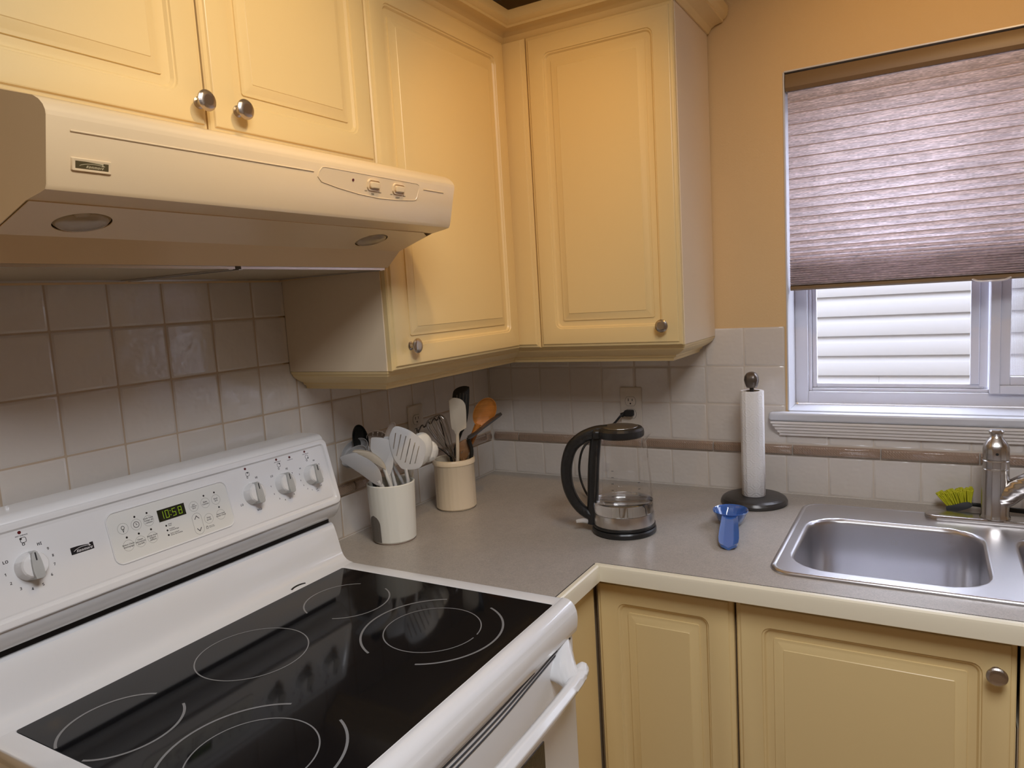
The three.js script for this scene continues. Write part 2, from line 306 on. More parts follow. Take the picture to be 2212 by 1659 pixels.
// ---------------- window
const win = structure('window_1', 'white vinyl sliding window over the sink');
const FZ = -0.122;
part('reveal_liner', merge(box(WX0 - 0.003, WX0 + 0.0004, WY0, WY1, -0.165, -0.004), box(WX1 - 0.0004, WX1 + 0.003, WY0, WY1, -0.165, -0.004), box(WX0, WX1, WY1 - 0.0004, WY1 + 0.003, -0.165, -0.004)), M.sill, win);
const frameRing = (x0, x1, y0, y1, w, z0, z1) => merge(box(x0, x0 + w, y0, y1, z0, z1, 0.002), box(x1 - w, x1, y0, y1, z0, z1, 0.002), box(x0 + w, x1 - w, y0, y0 + w, z0, z1, 0.002), box(x0 + w, x1 - w, y1 - w, y1, z0, z1, 0.002));
part('window_frame', merge(frameRing(WX0 + 0.0005, WX1 - 0.0005, WY0 + 0.003, WY1, 0.034, -0.165, FZ), frameRing(WX0 + 0.0345, WX1 - 0.0345, WY0 + 0.037, WY1 - 0.034, 0.009, -0.16, FZ - 0.012)), M.vinyl, win);
const fixed = part('fixed_sash', merge(frameRing(WX0 + 0.044, 1.446, WY0 + 0.0465, WY1 - 0.044, 0.012, -0.16, FZ - 0.02), box(1.404, 1.424, WY0 + 0.058, WY1 - 0.05, -0.158, FZ - 0.014, 0.002), box(1.424, 1.444, WY0 + 0.05, WY1 - 0.05, -0.158, FZ - 0.018, 0.002)), M.vinyl, win);
part('pane', box(WX0 + 0.056, 1.404, WY0 + 0.058, WY1 - 0.056, -0.15, -0.147), M.glass, fixed);
const slide = part('sliding_sash', merge(frameRing(1.4455, WX1 - 0.036, WY0 + 0.037, WY1 - 0.036, 0.022, FZ - 0.012, FZ + 0.014), frameRing(1.4675, WX1 - 0.058, WY0 + 0.059, WY1 - 0.058, 0.022, FZ - 0.012, FZ + 0.007)), M.vinyl, win);
part('pane', box(1.4895, WX1 - 0.08, WY0 + 0.081, WY1 - 0.08, FZ - 0.006, FZ - 0.003), M.glass, slide);
part('insect_screen', new THREE.PlaneGeometry(WX1 - 0.08 - 1.4895, WY1 - WY0 - 0.161).translate((1.4895 + WX1 - 0.08) / 2, (WY0 + WY1) / 2, -0.158), M.screen, slide);
// stool and apron
const sill = structure('trim_3', 'white moulded window sill');
part('sill_board', merge(box(WX0 + 0.001, WX1 - 0.001, WY0 - 0.028, WY0 + 0.001, FZ + 0.002, 0.0), box(0.925, 2.0, WY0 - 0.026, WY0 - 0.001, 0.0005, 0.032, 0.008)), M.sill, sill);
part('sill_apron', moulding([[0.958, 0.0004], [0.958, 0.0012], [2.0, 0.0012]], [[0, 0], [0.028, 0], [0.028, -0.006], [0.024, -0.009], [0.0235, -0.014], [0.019, -0.018], [0.018, -0.024], [0.013, -0.027], [0.0125, -0.033], [0.008, -0.036], [0.0075, -0.042], [0, -0.042]], WY0 - 0.0262), M.apron, sill);
// ---------------- neighbour's house outside
const house = thing('neighbour_house', 'wall of the next house clad in white lap siding seen through the window', 'house', [0, 0, -2]);
part('house_wall', box(-4, 6.5, -0.12, 2.45, -0.3, -0.002), M.siding, house);  // out-of-view top kept low so more sky light reaches the worktop
{
  const C = 0.1016, y0 = 1.0089 - 9 * C;
  const bp = (h) => [[0, 0], [0.0175, 0], [0.018, 0.002], [0.0165, 0.0640], [0.0155, 0.0665], [0.010, 0.0760], [0.004, 0.0900], [0.0006, h], [0, h]];
  const bg = (x0, x1) => { const g = extrudeZ(bp(C).map(([o, y]) => [o, y]), 0, x1 - x0, 25); return g.rotateY(-Math.PI / 2).translate(x1, 0, 0); };
  const long = bg(-3.9, 6.4), a = bg(-3.9, 1.0885), b = bg(1.0895, 6.4);
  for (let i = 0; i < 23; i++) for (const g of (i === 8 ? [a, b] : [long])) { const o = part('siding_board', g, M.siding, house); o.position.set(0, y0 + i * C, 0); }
}
// ================================================================ CABINETS
function doorGeo(w, h, opt = {}) {   // routed raised-panel door, lower left corner at the origin, face at z = 0
  const T = 0.019, f = opt.frame ?? 0.05, L = (i, z, r) => rrect(i, w - i, i, h - i, r, 4).map(([x, y]) => [x, y, z]);
  const rows = [L(0, -T, 0.001), L(0, -0.0085, 0.001), L(0.0025, -0.0055, 0.001), L(0.008, -0.004, 0.001), L(0.0095, -0.0008, 0.001), L(0.011, 0, 0.001),
    L(f, 0, 0.018), L(f + 0.0015, -0.0030, 0.017), L(f + 0.0040, -0.0034, 0.016), L(f + 0.0075, -0.0080, 0.014), L(f + 0.0120, -0.0088, 0.011), L(f + 0.0215, -0.0086, 0.006), L(f + 0.0222, -0.0062, 0.004), L(f + 0.0265, -0.0058, 0.003),
    L(f + 0.0285, -0.0054, 0.002), L(f + 0.0410, -0.0012, 0.002), L(f + 0.0420, -0.0001, 0.002)];
  return merge(crease(quads(rows, true, true, false), 22), capPoly(rows[rows.length - 1], false));
}
const knobGeo = lathe([[0, 0], [0.0095, 0], [0.0095, 0.0015], [0.0062, 0.003], [0.0052, 0.007], [0.006, 0.0125], [0.0095, 0.0155], [0.0150, 0.0172], [0.0165, 0.0192], [0.0162, 0.0212], [0.0135, 0.0236], [0.008, 0.0253], [0, 0.0258]], 36, 25).rotateX(Math.PI / 2);
// doors facing +z: at (x0..x1), doors facing +x: at (z1..z0)
function frontDoor(parent, x0, x1, y0, y1, zf, knob, name = 'door') { const d = part(name, doorGeo(x1 - x0, y1 - y0), M.cream, parent); d.position.set(x0, y0, zf); if (knob) { const k = part('knob', knobGeo, M.nickel, d, 'round brushed nickel knob'); k.position.set(knob[0] - x0, knob[1] - y0, 0); } return d; }
function sideDoor(parent, z0, z1, y0, y1, xf, knob) { const d = part('door', doorGeo(z1 - z0, y1 - y0), M.cream, parent); d.position.set(xf, y0, z1); d.rotation.y = Math.PI / 2; if (knob) { const k = part('knob', knobGeo, M.nickel, d, 'round brushed nickel knob'); k.position.set(z1 - knob[0], knob[1] - y0, 0); } return d; }
const D = 0.315, YB = 1.363, YT = 2.1874, ZB = 0.882, CX = 0.777;
const cabB = thing('wall_cabinet', 'cream corner wall cabinet beside the range hood, its door knob low on the left', 'cabinet');
part('carcass', merge(box(0.0006, 0.2955, YB, 2.21, 0.0015, 0.296), box(0.0006, 0.2955, YB, 2.21, 0.296, ZB - 0.0165)), M.melamine, cabB);
part('side_panel', box(0.0006, 0.2955, YB, 2.21, ZB - 0.016, ZB, 0.001), M.melamine, cabB, 'plain side panel above the stove');
sideDoor(cabB, 0.3185, 0.8795, YB, YT, D, [0.8192, 1.4131]);
{ const L = (i, z) => [[0.0715 - i, i], [0.0715 - i, YT - YB - i * 0.3], [0, YT - YB - i * 0.3], [0, i]].map(([x, y]) => [x, y, z]);
  const f = part('filler_strip', crease(quads([L(0, -0.019).reverse(), L(0, -0.0085).reverse(), L(0.0025, -0.0055).reverse(), L(0.008, -0.004).reverse(), L(0.0095, -0.0008).reverse(), L(0.011, 0).reverse()].map((r) => r.slice().reverse()), true, true, true), 22), M.cream, cabB, 'narrow corner filler strip'); f.position.set(0.3000, YB, D); }
const cabC = thing('wall_cabinet', 'cream wall cabinet left of the window, its door knob low on the right', 'cabinet');
part('carcass', box(0.297, CX - 0.0165, YB, 2.21, 0.0015, 0.2955), M.melamine, cabC);
part('side_panel', box(CX - 0.016, CX, YB, 2.21, 0.0015, 0.2955, 0.001), M.melamine, cabC, 'plain side panel towards the window');
frontDoor(cabC, 0.3745, 0.7752, YB, YT, D, [0.7289, 1.4135]);
const cabA = thing('wall_cabinet', 'short cream wall cabinet above the range hood with two doors and two knobs', 'cabinet');
part('carcass', box(0.0015, 0.2955, 1.796, 2.21, ZB + 0.0015, 1.6945), M.melamine, cabA);
sideDoor(cabA, 0.8835, 1.2868, 1.797, YT, D, [1.233, 1.8378]);
sideDoor(cabA, 1.2902, 1.6935, 1.797, YT, D, [1.3075, 1.8373]);
const crown = structure('trim_1', 'cream crown moulding on top of the wall cabinets');
part('crown_moulding', moulding([[0.2965, 1.70], [0.2965, 0.2965], [CX + 0.0005, 0.2965], [CX + 0.0005, 0.002]],
  [[0, 0.001], [0.004, 0.001], [0.007, 0.006], [0.012, 0.014], [0.022, 0.020], [0.036, 0.0235], [0.043, 0.0245], [0.0445, 0.030], [0.050, 0.033], [0.0555, 0.0395], [0.0575, 0.048], [0.0575, 0.062], [0, 0.062]], 2.1885), M.cream, crown);
const rail = structure('trim_2', 'cream light rail moulding under the wall cabinets');
part('light_rail', moulding([[0.002, ZB], [0.2955, ZB], [0.2955, 0.2955], [CX, 0.2955], [CX, 0.002]],
  [[0, -0.0005], [-0.002, -0.006], [-0.005, -0.008], [-0.006, -0.012], [-0.013, -0.018], [-0.026, -0.026], [-0.036, -0.030], [-0.038, -0.035], [-0.044, -0.038], [-0.047, -0.046], [-0.062, -0.046], [-0.062, -0.0005]], YB), M.cream, rail);
// base cabinets along the window wall
const BZ = 0.66, BY1 = 0.868, TOE = 0.1;
const baseCorner = thing('base_cabinet', 'narrow cream base cabinet in the inside corner next to the range', 'cabinet');
part('carcass', merge(box(0.655, 0.965, TOE, 0.872, 0.02, 0.64), box(0.03, 0.636, TOE, 0.872, 0.02, 0.8895)), M.melamine, baseCorner);
frontDoor(baseCorner, 0.6625, 0.9655, TOE + 0.02, BY1, BZ, null);
part('filler_strip', box(0.637, 0.6575, TOE + 0.02, 0.872, 0.6625, 0.8895, 0.001), M.cream, baseCorner, 'plain filler strip beside the range');
const baseSink = thing('base_cabinet', 'wide cream sink base cabinet with a nickel knob at upper right', 'cabinet');
part('carcass', merge(box(0.968, 0.984, TOE, 0.872, 0.02, 0.64), box(1.432, 1.448, TOE, 0.70, 0.02, 0.64), box(0.984, 1.432, TOE, 0.116, 0.02, 0.64), box(0.984, 1.432, 0.80, 0.872, 0.62, 0.64)), M.melamine, baseSink);
frontDoor(baseSink, 0.9715, 1.4465, TOE + 0.02, BY1, BZ, [1.416, 0.808]);
const baseRight = thing('base_cabinet', 'cream base cabinet at the right edge of the photo, barely in view', 'cabinet');
part('carcass', merge(box(1.450, 1.466, TOE, 0.70, 0.02, 0.64), box(1.90, 1.916, TOE, 0.872, 0.02, 0.64), box(1.466, 1.90, TOE, 0.116, 0.02, 0.64)), M.melamine, baseRight);
frontDoor(baseRight, 1.4515, 1.918, TOE + 0.02, BY1, BZ, [1.482, 0.808]);
// worktop with sink cut-out
const SX0 = 1.024, SX1 = 1.869, SZ0 = 0.094, SZ1 = 0.613;
const top = thing('worktop', 'brown-grey speckled laminate worktop running around the corner', 'countertop');
{
  const fz = 0.6785, fx = 0.6735;
  const s = polyShape([[0.0005, 0.0005], [2.3, 0.0005], [2.3, fz], [fx + 0.012, fz], [fx + 0.004, fz + 0.003], [fx, fz + 0.012], [fx, 0.8905], [0.0005, 0.8905]].map(([x, z]) => [x, -z]).reverse());
  const hole = new THREE.Path(); rrect(SX0 + 0.012, SX1 - 0.012, -(SZ1 - 0.012), -(SZ0 + 0.012), 0.03).reverse().forEach(([x, y], i) => (i ? hole.lineTo(x, y) : hole.moveTo(x, y))); hole.closePath(); s.holes.push(hole);
  part('laminate', crease(new THREE.ExtrudeGeometry(s, { depth: 0.038, bevelEnabled: false }).rotateX(-Math.PI / 2).translate(0, H - 0.038, 0), 30), M.counter, top);
  part('edge_joint', merge(box(fx + 0.010, 2.3, H - 0.037, H - 0.0006, fz + 0.0002, fz + 0.0022), box(fx + 0.0002, fx + 0.0022, H - 0.037, H - 0.0006, fz + 0.008, 0.8905)), M.dark, top, 'black joint line behind the edge strip');
  const prof = [[0, -0.038], [0.0118, -0.038], [0.013, -0.0368], [0.013, -0.009], [0.0115, -0.0035], [0.0085, -0.0008], [0.004, 0], [0, -0.0004]];
  part('edge_strip', moulding([[2.3, fz + 0.0023], [fx + 0.0023, fz + 0.0023]].reverse(), prof, H), M.creamTrim, top, 'cream edge strip towards the sink cabinet');
  part('edge_strip', moulding([[fx + 0.0023, fz + 0.0155], [fx + 0.0023, 0.8905]].reverse(), prof, H), M.creamTrim, top, 'short cream edge strip towards the range');
}
part('caulk_bead', merge(box(0.0, 2.2, H, H + 0.002, 0.0, 0.0022), box(0.0, 0.002, H, H + 0.002, 0.002, 0.89)), M.tile, top);
// ================================================================ SINK
const sink = thing('kitchen_sink', 'stainless steel double bowl sink set into the worktop', 'sink');
{
  const yD = H + 0.0055, loop = (x0, x1, z0, z1, r, y, i) => rrect(x0 + i, x1 - i, z0 + i, z1 - i, Math.max(0.004, r - i * 0.8), 8).map(([x, z]) => [x, y, z]);
  const bowls = [[1.052, 1.424, 0.208, 0.580], [1.469, 1.841, 0.208, 0.580]], br = 0.085;
  const s = polyShape(rrect(SX0 + 0.012, SX1 - 0.012, SZ0 + 0.012, SZ1 - 0.012, 0.036, 8));
  for (const [x0, x1, z0, z1] of bowls) { const p = new THREE.Path(); rrect(x0, x1, z0, z1, br, 8).reverse().forEach(([x, z], i) => (i ? p.lineTo(x, z) : p.moveTo(x, z))); p.closePath(); s.holes.push(p); }
  const deck = new THREE.ShapeGeometry(s, 1).rotateX(Math.PI / 2).translate(0, yD, 0);
  { const ix = deck.index; for (let i = 0; i < ix.count; i += 3) { const a = ix.getX(i); ix.setX(i, ix.getX(i + 2)); ix.setX(i + 2, a); } deck.computeVertexNormals(); }
  const o = (i, y, r) => rrect(SX0 + i, SX1 - i, SZ0 + i, SZ1 - i, r, 8).map(([x, z]) => [x, y, z]);
  const rim = crease(quads([o(0, H + 0.0004, 0.048), o(0.0006, H + 0.003, 0.0475), o(0.003, H + 0.006, 0.045), o(0.006, H + 0.0072, 0.042), o(0.0095, H + 0.0065, 0.039), o(0.012, yD, 0.036)], true).scale(1, 1, 1), 40);
  const flip = (g) => { const p = g.attributes.position.array; for (let i = 0; i < p.length; i += 9) for (let k = 0; k < 3; k++) { const t = p[i + k]; p[i + k] = p[i + 6 + k]; p[i + 6 + k] = t; } g.deleteAttribute('normal'); g.computeVertexNormals(); return crease(g, 40); };
  part('deck', merge(deck, flip(rim)), M.steel, sink);
  bowls.forEach(([x0, x1, z0, z1], n) => {
    const w = (i, y) => loop(x0, x1, z0, z1, br, y, i);
    const g = quads([w(0, yD), w(0.002, yD + 0.0004), w(0.005, yD - 0.0006), w(0.0085, yD - 0.005), w(0.010, yD - 0.012), w(0.014, H - 0.09), w(0.019, H - 0.150), w(0.024, H - 0.166), w(0.034, H - 0.175), w(0.055, H - 0.179), w(0.13, H - 0.182)], true, false, true);
    const b = part('bowl', g.attributes.position.count ? flip(g) : g, M.steel, sink, n ? 'right-hand bowl, mostly out of view' : 'left-hand bowl');
    part('drain', lathe([[0, 0.0015], [0.018, 0.0015], [0.02, 0.003], [0.036, 0.003], [0.041, 0.0008], [0.041, 0]], 32).translate((x0 + x1) / 2, H - 0.182, (z0 + z1) / 2), M.chrome, b);
    if (!n) {   // small stamped crown mark on the rear wall of the bowl
      const mk = [[[-0.010, 0.006], [-0.006, 0], [0, 0.009], [0.006, 0], [0.010, 0.006]], [[-0.010, -0.002], [0.010, -0.002]], [[-0.008, -0.006], [0.008, -0.006]], [[-0.004, 0.001], [-0.004, -0.010]], [[0.004, 0.001], [0.004, -0.010]]];
      part('stamped_mark', merge(mk.map((l) => { const gs = []; for (let i = 0; i + 1 < l.length; i++) { const [a, c] = [l[i], l[i + 1]]; const len = Math.hypot(c[0] - a[0], c[1] - a[1]); gs.push(new THREE.BoxGeometry(len, 0.0007, 0.0004).rotateZ(Math.atan2(c[1] - a[1], c[0] - a[0])).translate((a[0] + c[0]) / 2, (a[1] + c[1]) / 2, 0)); } return gs; })).translate(1.241, 0.877, 0.2213), M.bandSteel, b, 'small stamped crown mark');
    }
  });
}
// faucet
const tap = thing('kitchen_faucet', 'brushed nickel single-handle faucet standing behind the sink', 'faucet', [1.4465, H + 0.0056, 0.123]);
{
  part('deck_plate', crease(new THREE.ExtrudeGeometry(polyShape(rrect(-0.1435, 0.1435, -0.028, 0.028, 0.0275, 10)), { depth: 0.005, bevelEnabled: true, bevelThickness: 0.004, bevelSize: 0.004, bevelOffset: -0.004, bevelSegments: 3 }).rotateX(-Math.PI / 2).translate(0, 0.0005, 0), 40), M.faucet, tap);
  part('body', lathe([[0.031, 0.009], [0.031, 0.013], [0.0285, 0.0175], [0.0282, 0.019], [0.0282, 0.07], [0.0268, 0.122], [0.0268, 0.126], [0.0255, 0.1275], [0, 0.1275]], 48, 30), M.faucet, tap);
  part('collar', lathe([[0.0256, 0.127], [0.0256, 0.129], [0.0270, 0.1298], [0.0268, 0.146], [0.0255, 0.1475], [0, 0.1475]], 48, 30), M.faucet, tap);
  const h = part('handle_cap', lathe([[0.0250, 0.147], [0.0250, 0.149], [0.0264, 0.151], [0.0268, 0.158], [0.0266, 0.172], [0.0250, 0.182], [0.0195, 0.192], [0.0135, 0.199], [0.0118, 0.204], [0.0130, 0.208], [0.0150, 0.2105], [0.0152, 0.2145], [0.0125, 0.2175], [0, 0.2185]], 48, 28), M.faucet, tap);
  const dot = part('set_screw_hole', new THREE.CylinderGeometry(0.003, 0.003, 0.002, 16).rotateX(Math.PI / 2), M.dark, h); dot.position.set(0.0005, 0.165, 0.0262); dot.rotation.y = 0.02;
  part('spout', sweep([[0.004, 0.052, 0.0], [0.022, 0.066, 0.004], [0.05, 0.092, 0.012], [0.09, 0.120, 0.03], [0.14, 0.142, 0.055], [0.18, 0.148, 0.075]], (t) => 0.0268 - 0.007 * Math.min(1, t * 1.6), 24, 30), M.faucet, tap);
}
// dish brush
const brush = thing('dish_brush', 'dish brush with yellow-green bristles lying behind the faucet', 'brush', [1.375, H, 0.058]);
{
  const head = part('brush_head', blade([[-0.026, 0.012], [-0.024, 0.004], [-0.014, 0.001], [0.010, 0.009], [0.026, 0.017], [0.029, 0.024], [0.022, 0.030], [0.010, 0.028], [-0.010, 0.020], [-0.024, 0.016]], 0.024), M.nylonSlate, brush);
  head.position.set(0, 0.002, 0);
  const tufts = [];
  for (let i = 0; i < 11; i++) for (let j = 0; j < 4; j++) {
    const x = -0.022 + 0.047 * i / 10, y = 0.017 + 0.011 * i / 10, a = 0.62 - 0.68 * i / 10, l = 0.036 + 0.002 * Math.sin(i * 2.1 + j);
    for (let k = 0; k < 9; k++) { const e = (rnd() - 0.5) * 0.18, f = (rnd() - 0.5) * 0.2; tufts.push(new THREE.CylinderGeometry(0.0017, 0.0010, l, 5).translate(0, l / 2, 0).rotateX((j - 1.5) * 0.13 + f).rotateZ(a + e).translate(x + (rnd() - 0.5) * 0.003, y, (j - 1.5) * 0.005 + (rnd() - 0.5) * 0.002)); }
  }
  const b = part('bristles', merge(tufts), M.bristle, brush, 'yellow-green bristles'); b.userData.kind = 'stuff';
  part('handle', sweep([[0.026, 0.024, 0], [0.045, 0.022, -0.004], [0.075, 0.017, -0.010], [0.13, 0.013, -0.014], [0.20, 0.0085, -0.016], [0.24, 0.0085, -0.016]], (t) => 0.0045 + 0.004 * t, 10, 24, 0.9), M.nylonBlack, brush);
}
const badgeDraw = (bg, fg) => (c, w, h) => { c.fillStyle = bg; c.fillRect(0, 0, w, h); c.strokeStyle = fg; c.lineWidth = h * 0.07; c.beginPath(); c.moveTo(w * 0.12, h * 0.62); c.quadraticCurveTo(w * 0.35, h * 0.05, w * 0.82, h * 0.34); c.stroke(); c.fillStyle = fg; c.beginPath(); c.moveTo(w * 0.02, h * 0.0); c.moveTo(w * 0.80, h * 0.18); c.lineTo(w * 0.90, h * 0.40); c.lineTo(w * 0.80, h * 0.46); c.closePath(); c.fill(); c.beginPath(); c.moveTo(w * 0.33, 0); c.quadraticCurveTo(w * 0.6, h * 0.06, w * 0.84, h * 0.2); c.lineTo(w * 0.84, 0); c.closePath(); c.fill(); c.font = 'italic bold ' + h * 0.52 + 'px sans-serif'; c.textBaseline = 'middle'; c.textAlign = 'center'; c.save(); c.transform(1, 0, -0.18, 1, h * 0.12, 0); c.fillText('Kenmore', w * 0.58, h * 0.68); c.restore(); };
// ================================================================ RANGE
const range = thing('range', 'white electric range with black glass cooktop and upright control panel', 'stove');
const SZR = 0.8965, SZL = 1.6515, SZC = 1.274;
{
  part('oven_body', box(0.03, 0.69, 0.02, 0.905, SZR + 0.003, SZL - 0.003, 0.003), M.white, range);
  // white cooktop frame around the glass
  const fr = polyShape(rrect(0.148, 0.700, -SZL, -SZR, 0.006, 3)), hole = new THREE.Path();
  rrect(0.159, 0.6975, -(SZL - 0.035), -(SZR + 0.035), 0.009, 5).reverse().forEach(([x, y], i) => (i ? hole.lineTo(x, y) : hole.moveTo(x, y))); hole.closePath(); fr.holes.push(hole);
  part('cooktop_frame', crease(new THREE.ExtrudeGeometry(fr, { depth: 0.0165, bevelEnabled: true, bevelThickness: 0.0035, bevelSize: 0.0035, bevelOffset: -0.0035, bevelSegments: 3 }).rotateX(-Math.PI / 2).translate(0, 0.9025, 0), 40), M.white, range);
  part('front_rail', extrudeZ([[0.690, 0.880], [0.690, 0.9190], [0.6975, 0.9225], [0.704, 0.9228], [0.711, 0.9212], [0.718, 0.9165], [0.7235, 0.9095], [0.7268, 0.901], [0.7282, 0.891], [0.7280, 0.880], [0.7265, 0.869], [0.7245, 0.861], [0.722, 0.8575], [0.716, 0.857], [0.700, 0.857], [0.700, 0.880]].reverse(), SZR, SZL, 24), M.white, range, 'rounded white front edge of the cooktop');
  const glass = part('glass_top', crease(new THREE.ExtrudeGeometry(polyShape(rrect(0.1592, 0.6973, -(SZL - 0.0352), -(SZR + 0.0352), 0.0088, 5)), { depth: 0.004, bevelEnabled: false }).rotateX(-Math.PI / 2).translate(0, 0.9175, 0), 30), M.glassTop, range, 'black ceramic glass');
  const arc = (cx, cz, r, w, a0, a1) => { const n = Math.ceil(Math.abs(a1 - a0) / 4), rows = [[], []]; for (let i = 0; i <= n; i++) { const a = (a0 + (a1 - a0) * i / n) * Math.PI / 180; for (const k of [0, 1]) rows[k].push([cx + (r + (k ? 0.5 : -0.5) * w) * Math.cos(a), 0.92172, cz + (r + (k ? 0.5 : -0.5) * w) * Math.sin(a)]); } return quads([rows[1], rows[0]], false); };
  const ring = (n, g) => part('burner_ring', g, M.ring, glass, n);
  ring('inner ring of the front right burner', arc(0.5387, 1.105, 0.088, 0.0022, 0, 352));
  for (const [x, z, r, w, n] of [[0.5387, 1.105, 0.1276, 0.004, 'front right'], [0.3001, 1.0675, 0.0843, 0.003, 'rear right'], [0.2964, 1.5377, 0.0832, 0.004, 'rear left'], [0.5365, 1.5068, 0.1235, 0.004, 'front left']])
    for (const [a0, a1, q] of [[112, 247, 'rear'], [-66, 67, 'front']]) ring(q + ' arc of the ' + n + ' burner', arc(x, z, r, w, a0, a1));
  ring('single ring of the centre rear burner', arc(0.2986, 1.3028, 0.0936, 0.0022, 0, 360));
  ring('inner ring of the front left burner', arc(0.5365, 1.5068, 0.0866, 0.0022, 0, 360));
  // curved riser behind the glass
  part('riser', extrudeZ([[0.1615, 0.905], [0.1615, 0.9215], [0.1585, 0.9228], [0.150, 0.9243], [0.1425, 0.9275], [0.136, 0.933], [0.131, 0.941], [0.1275, 0.951], [0.123, 0.968], [0.117, 0.988], [0.1125, 1.001], [0.109, 1.0075], [0.104, 1.0115], [0.097, 1.0125], [0.03, 1.0125], [0.03, 0.905]], SZR + 0.0005, SZL - 0.0005, 22), M.white, range);
  part('console_gap', box(0.035, 0.102, 1.0126, 1.024, SZR + 0.006, SZL - 0.006), M.dark, range, 'black gap under the control panel');
  part('vent_slot', sweep([[0.1530, 0.9234, 1.0375], [0.1502, 0.9242, 1.046], [0.1492, 0.9246, 1.057], [0.1502, 0.9242, 1.068], [0.1530, 0.9234, 1.0765]], 0.0021, 8, 20), M.dark, range, 'small curved black vent slot');
  // control panel
  const prof = [[0.03, 1.0225], [0.104, 1.0225], [0.118, 1.0275], [0.1285, 1.037], [0.1355, 1.050], [0.1405, 1.063], [0.1408, 1.069], [0.1044, 1.2085], [0.1015, 1.2145], [0.096, 1.2195], [0.088, 1.222], [0.03, 1.222]];
  part('control_panel', crease(new THREE.ExtrudeGeometry(polyShape(prof), { depth: SZL - SZR - 0.012, bevelEnabled: true, bevelThickness: 0.006, bevelSize: 0.006, bevelOffset: -0.006, bevelSegments: 4 }).translate(0, 0, SZR + 0.006), 28), M.white, range);
  const A = [0.142, 1.069], tl = Math.hypot(0.037, 0.1474), ty = 0.1474 / tl, tx = -0.037 / tl;
  const F = new THREE.Matrix4().makeBasis(V3(0, 0, -1), V3(tx, ty, 0), V3(ty, -tx, 0)).setPosition(A[0], A[1], SZC);
  const W = SZL - SZR, hw = W / 2, fl = (i, z, r, y0 = -0.006, y1 = 0.148) => rrect(-hw + i, hw - i, y0 + i, y1 - i, r, 6).map(([x, y]) => [x, y, z]);
  part('panel_border', crease(quads([fl(0.001, -0.006, 0.013), fl(0.0012, 0.0005, 0.013), fl(0.0030, 0.0026, 0.012), fl(0.0075, 0.0032, 0.010), fl(0.0120, 0.0026, 0.009), fl(0.0150, -0.0006, 0.008), fl(0.0170, -0.0012, 0.008), fl(0.0205, -0.0014, 0.006)], true, false, false).applyMatrix4(F), 28), M.white, range, 'raised border of the control panel');
  const PW = W - 0.040, PH = 0.154 - 0.040, py0 = -0.006 + 0.020;
  const plateUV = (g, x0, x1, y0, y1) => { const p = g.attributes.position, uv = new Float32Array(p.count * 2); for (let i = 0; i < p.count; i++) { uv[2 * i] = (p.getX(i) - x0) / (x1 - x0); uv[2 * i + 1] = (p.getY(i) - y0) / (y1 - y0); } g.setAttribute('uv', new THREE.BufferAttribute(uv, 2)); g.userData.keepUV = true; return g; };
  const KX = [-0.274, 0.150, 0.232, 0.3125], KY = 0.0752;
  const ICON = [0, 1, 2, 3];
  const faceTex = canvasTex(2048, Math.round(2048 * PH / PW), (c, w, h) => {
    c.fillStyle = '#ffffff'; c.fillRect(0, 0, w, h);
    const k = w / PW, X = (x) => (x + PW / 2) * k, Y = (y) => h - (y - py0) * k;
    c.fillStyle = '#2a2a2c'; c.strokeStyle = '#2a2a2c'; c.textAlign = 'center'; c.textBaseline = 'middle';
    const t = (s, x, y, mm, b = '') => { c.font = b + ' ' + (mm * k / 1000) + 'px sans-serif'; c.fillText(s, X(x), Y(y)); };
    const around = (cx, r, list) => list.forEach(([s, a, mm]) => t(s, cx + r * Math.cos(a * Math.PI / 180), KY + r * Math.sin(a * Math.PI / 180), mm ?? 5.6, 'bold'));
    around(KX[0], 0.035, [['O', 92, 6.5], ['HI', 55, 6.5], ['9', 30], ['8', 8], ['7', -15], ['6', -42], ['5', -72], ['4', -98], ['3', -125], ['2', -152], ['1', -177], ['LO', 152, 6.5]]);
    around(KX[1], 0.035, [['O', 94, 6], ['HI', 58, 5.6], ['LO', 205, 5.6], ['MED', -80, 5.6]]);
    around(KX[2], 0.034, [['O', 94, 6], ['HI', 58, 5.4], ['9', 30, 4.6], ['LO', 138, 5.6], ['1', 175, 4.6], ['2', 205, 4.6], ['3', 233, 4.6], ['4', 258, 4.6], ['5', -80, 4.6], ['6', -55, 4.6]]);
    around(KX[3], 0.034, [['O', 94, 6], ['HI', 60, 5], ['9', 32, 4.6], ['HI', 142, 4.4], ['5', 165, 4.2], ['4', 188, 4.2], ['3', 210, 4.2], ['2', 232, 4.2], ['1', 254, 4.2], ['LO', -82, 4.6], ['LO', -58, 4.6], ['7', -30, 4.2]]);
    KX.forEach((x, i) => { const s = 0.0040 * k, cx = X(x), cy = Y(0.1165); c.lineWidth = 0.0007 * k; c.beginPath(); c.roundRect(cx - s, cy - s, s * 2, s * 2, s * 0.6); c.stroke(); const q = [[-0.8, -0.6], [0.1, -0.7], [0.7, -0.7], [0.8, 0.7]][i]; c.beginPath(); c.arc(cx + q[0] * s, cy + q[1] * s, 0.0017 * k, 0, 7); c.fill(); });
    [0, 2, 3].forEach((i) => t('HOT SURFACE', KX[i] - 0.001, 0.1238, 2.7, 'bold')); t('ELEMENT ON', 0.265, 0.1208, 2.4, 'bold');
    t('DUAL', KX[3] + 0.006, 0.0372, 2.6, 'bold');
  });
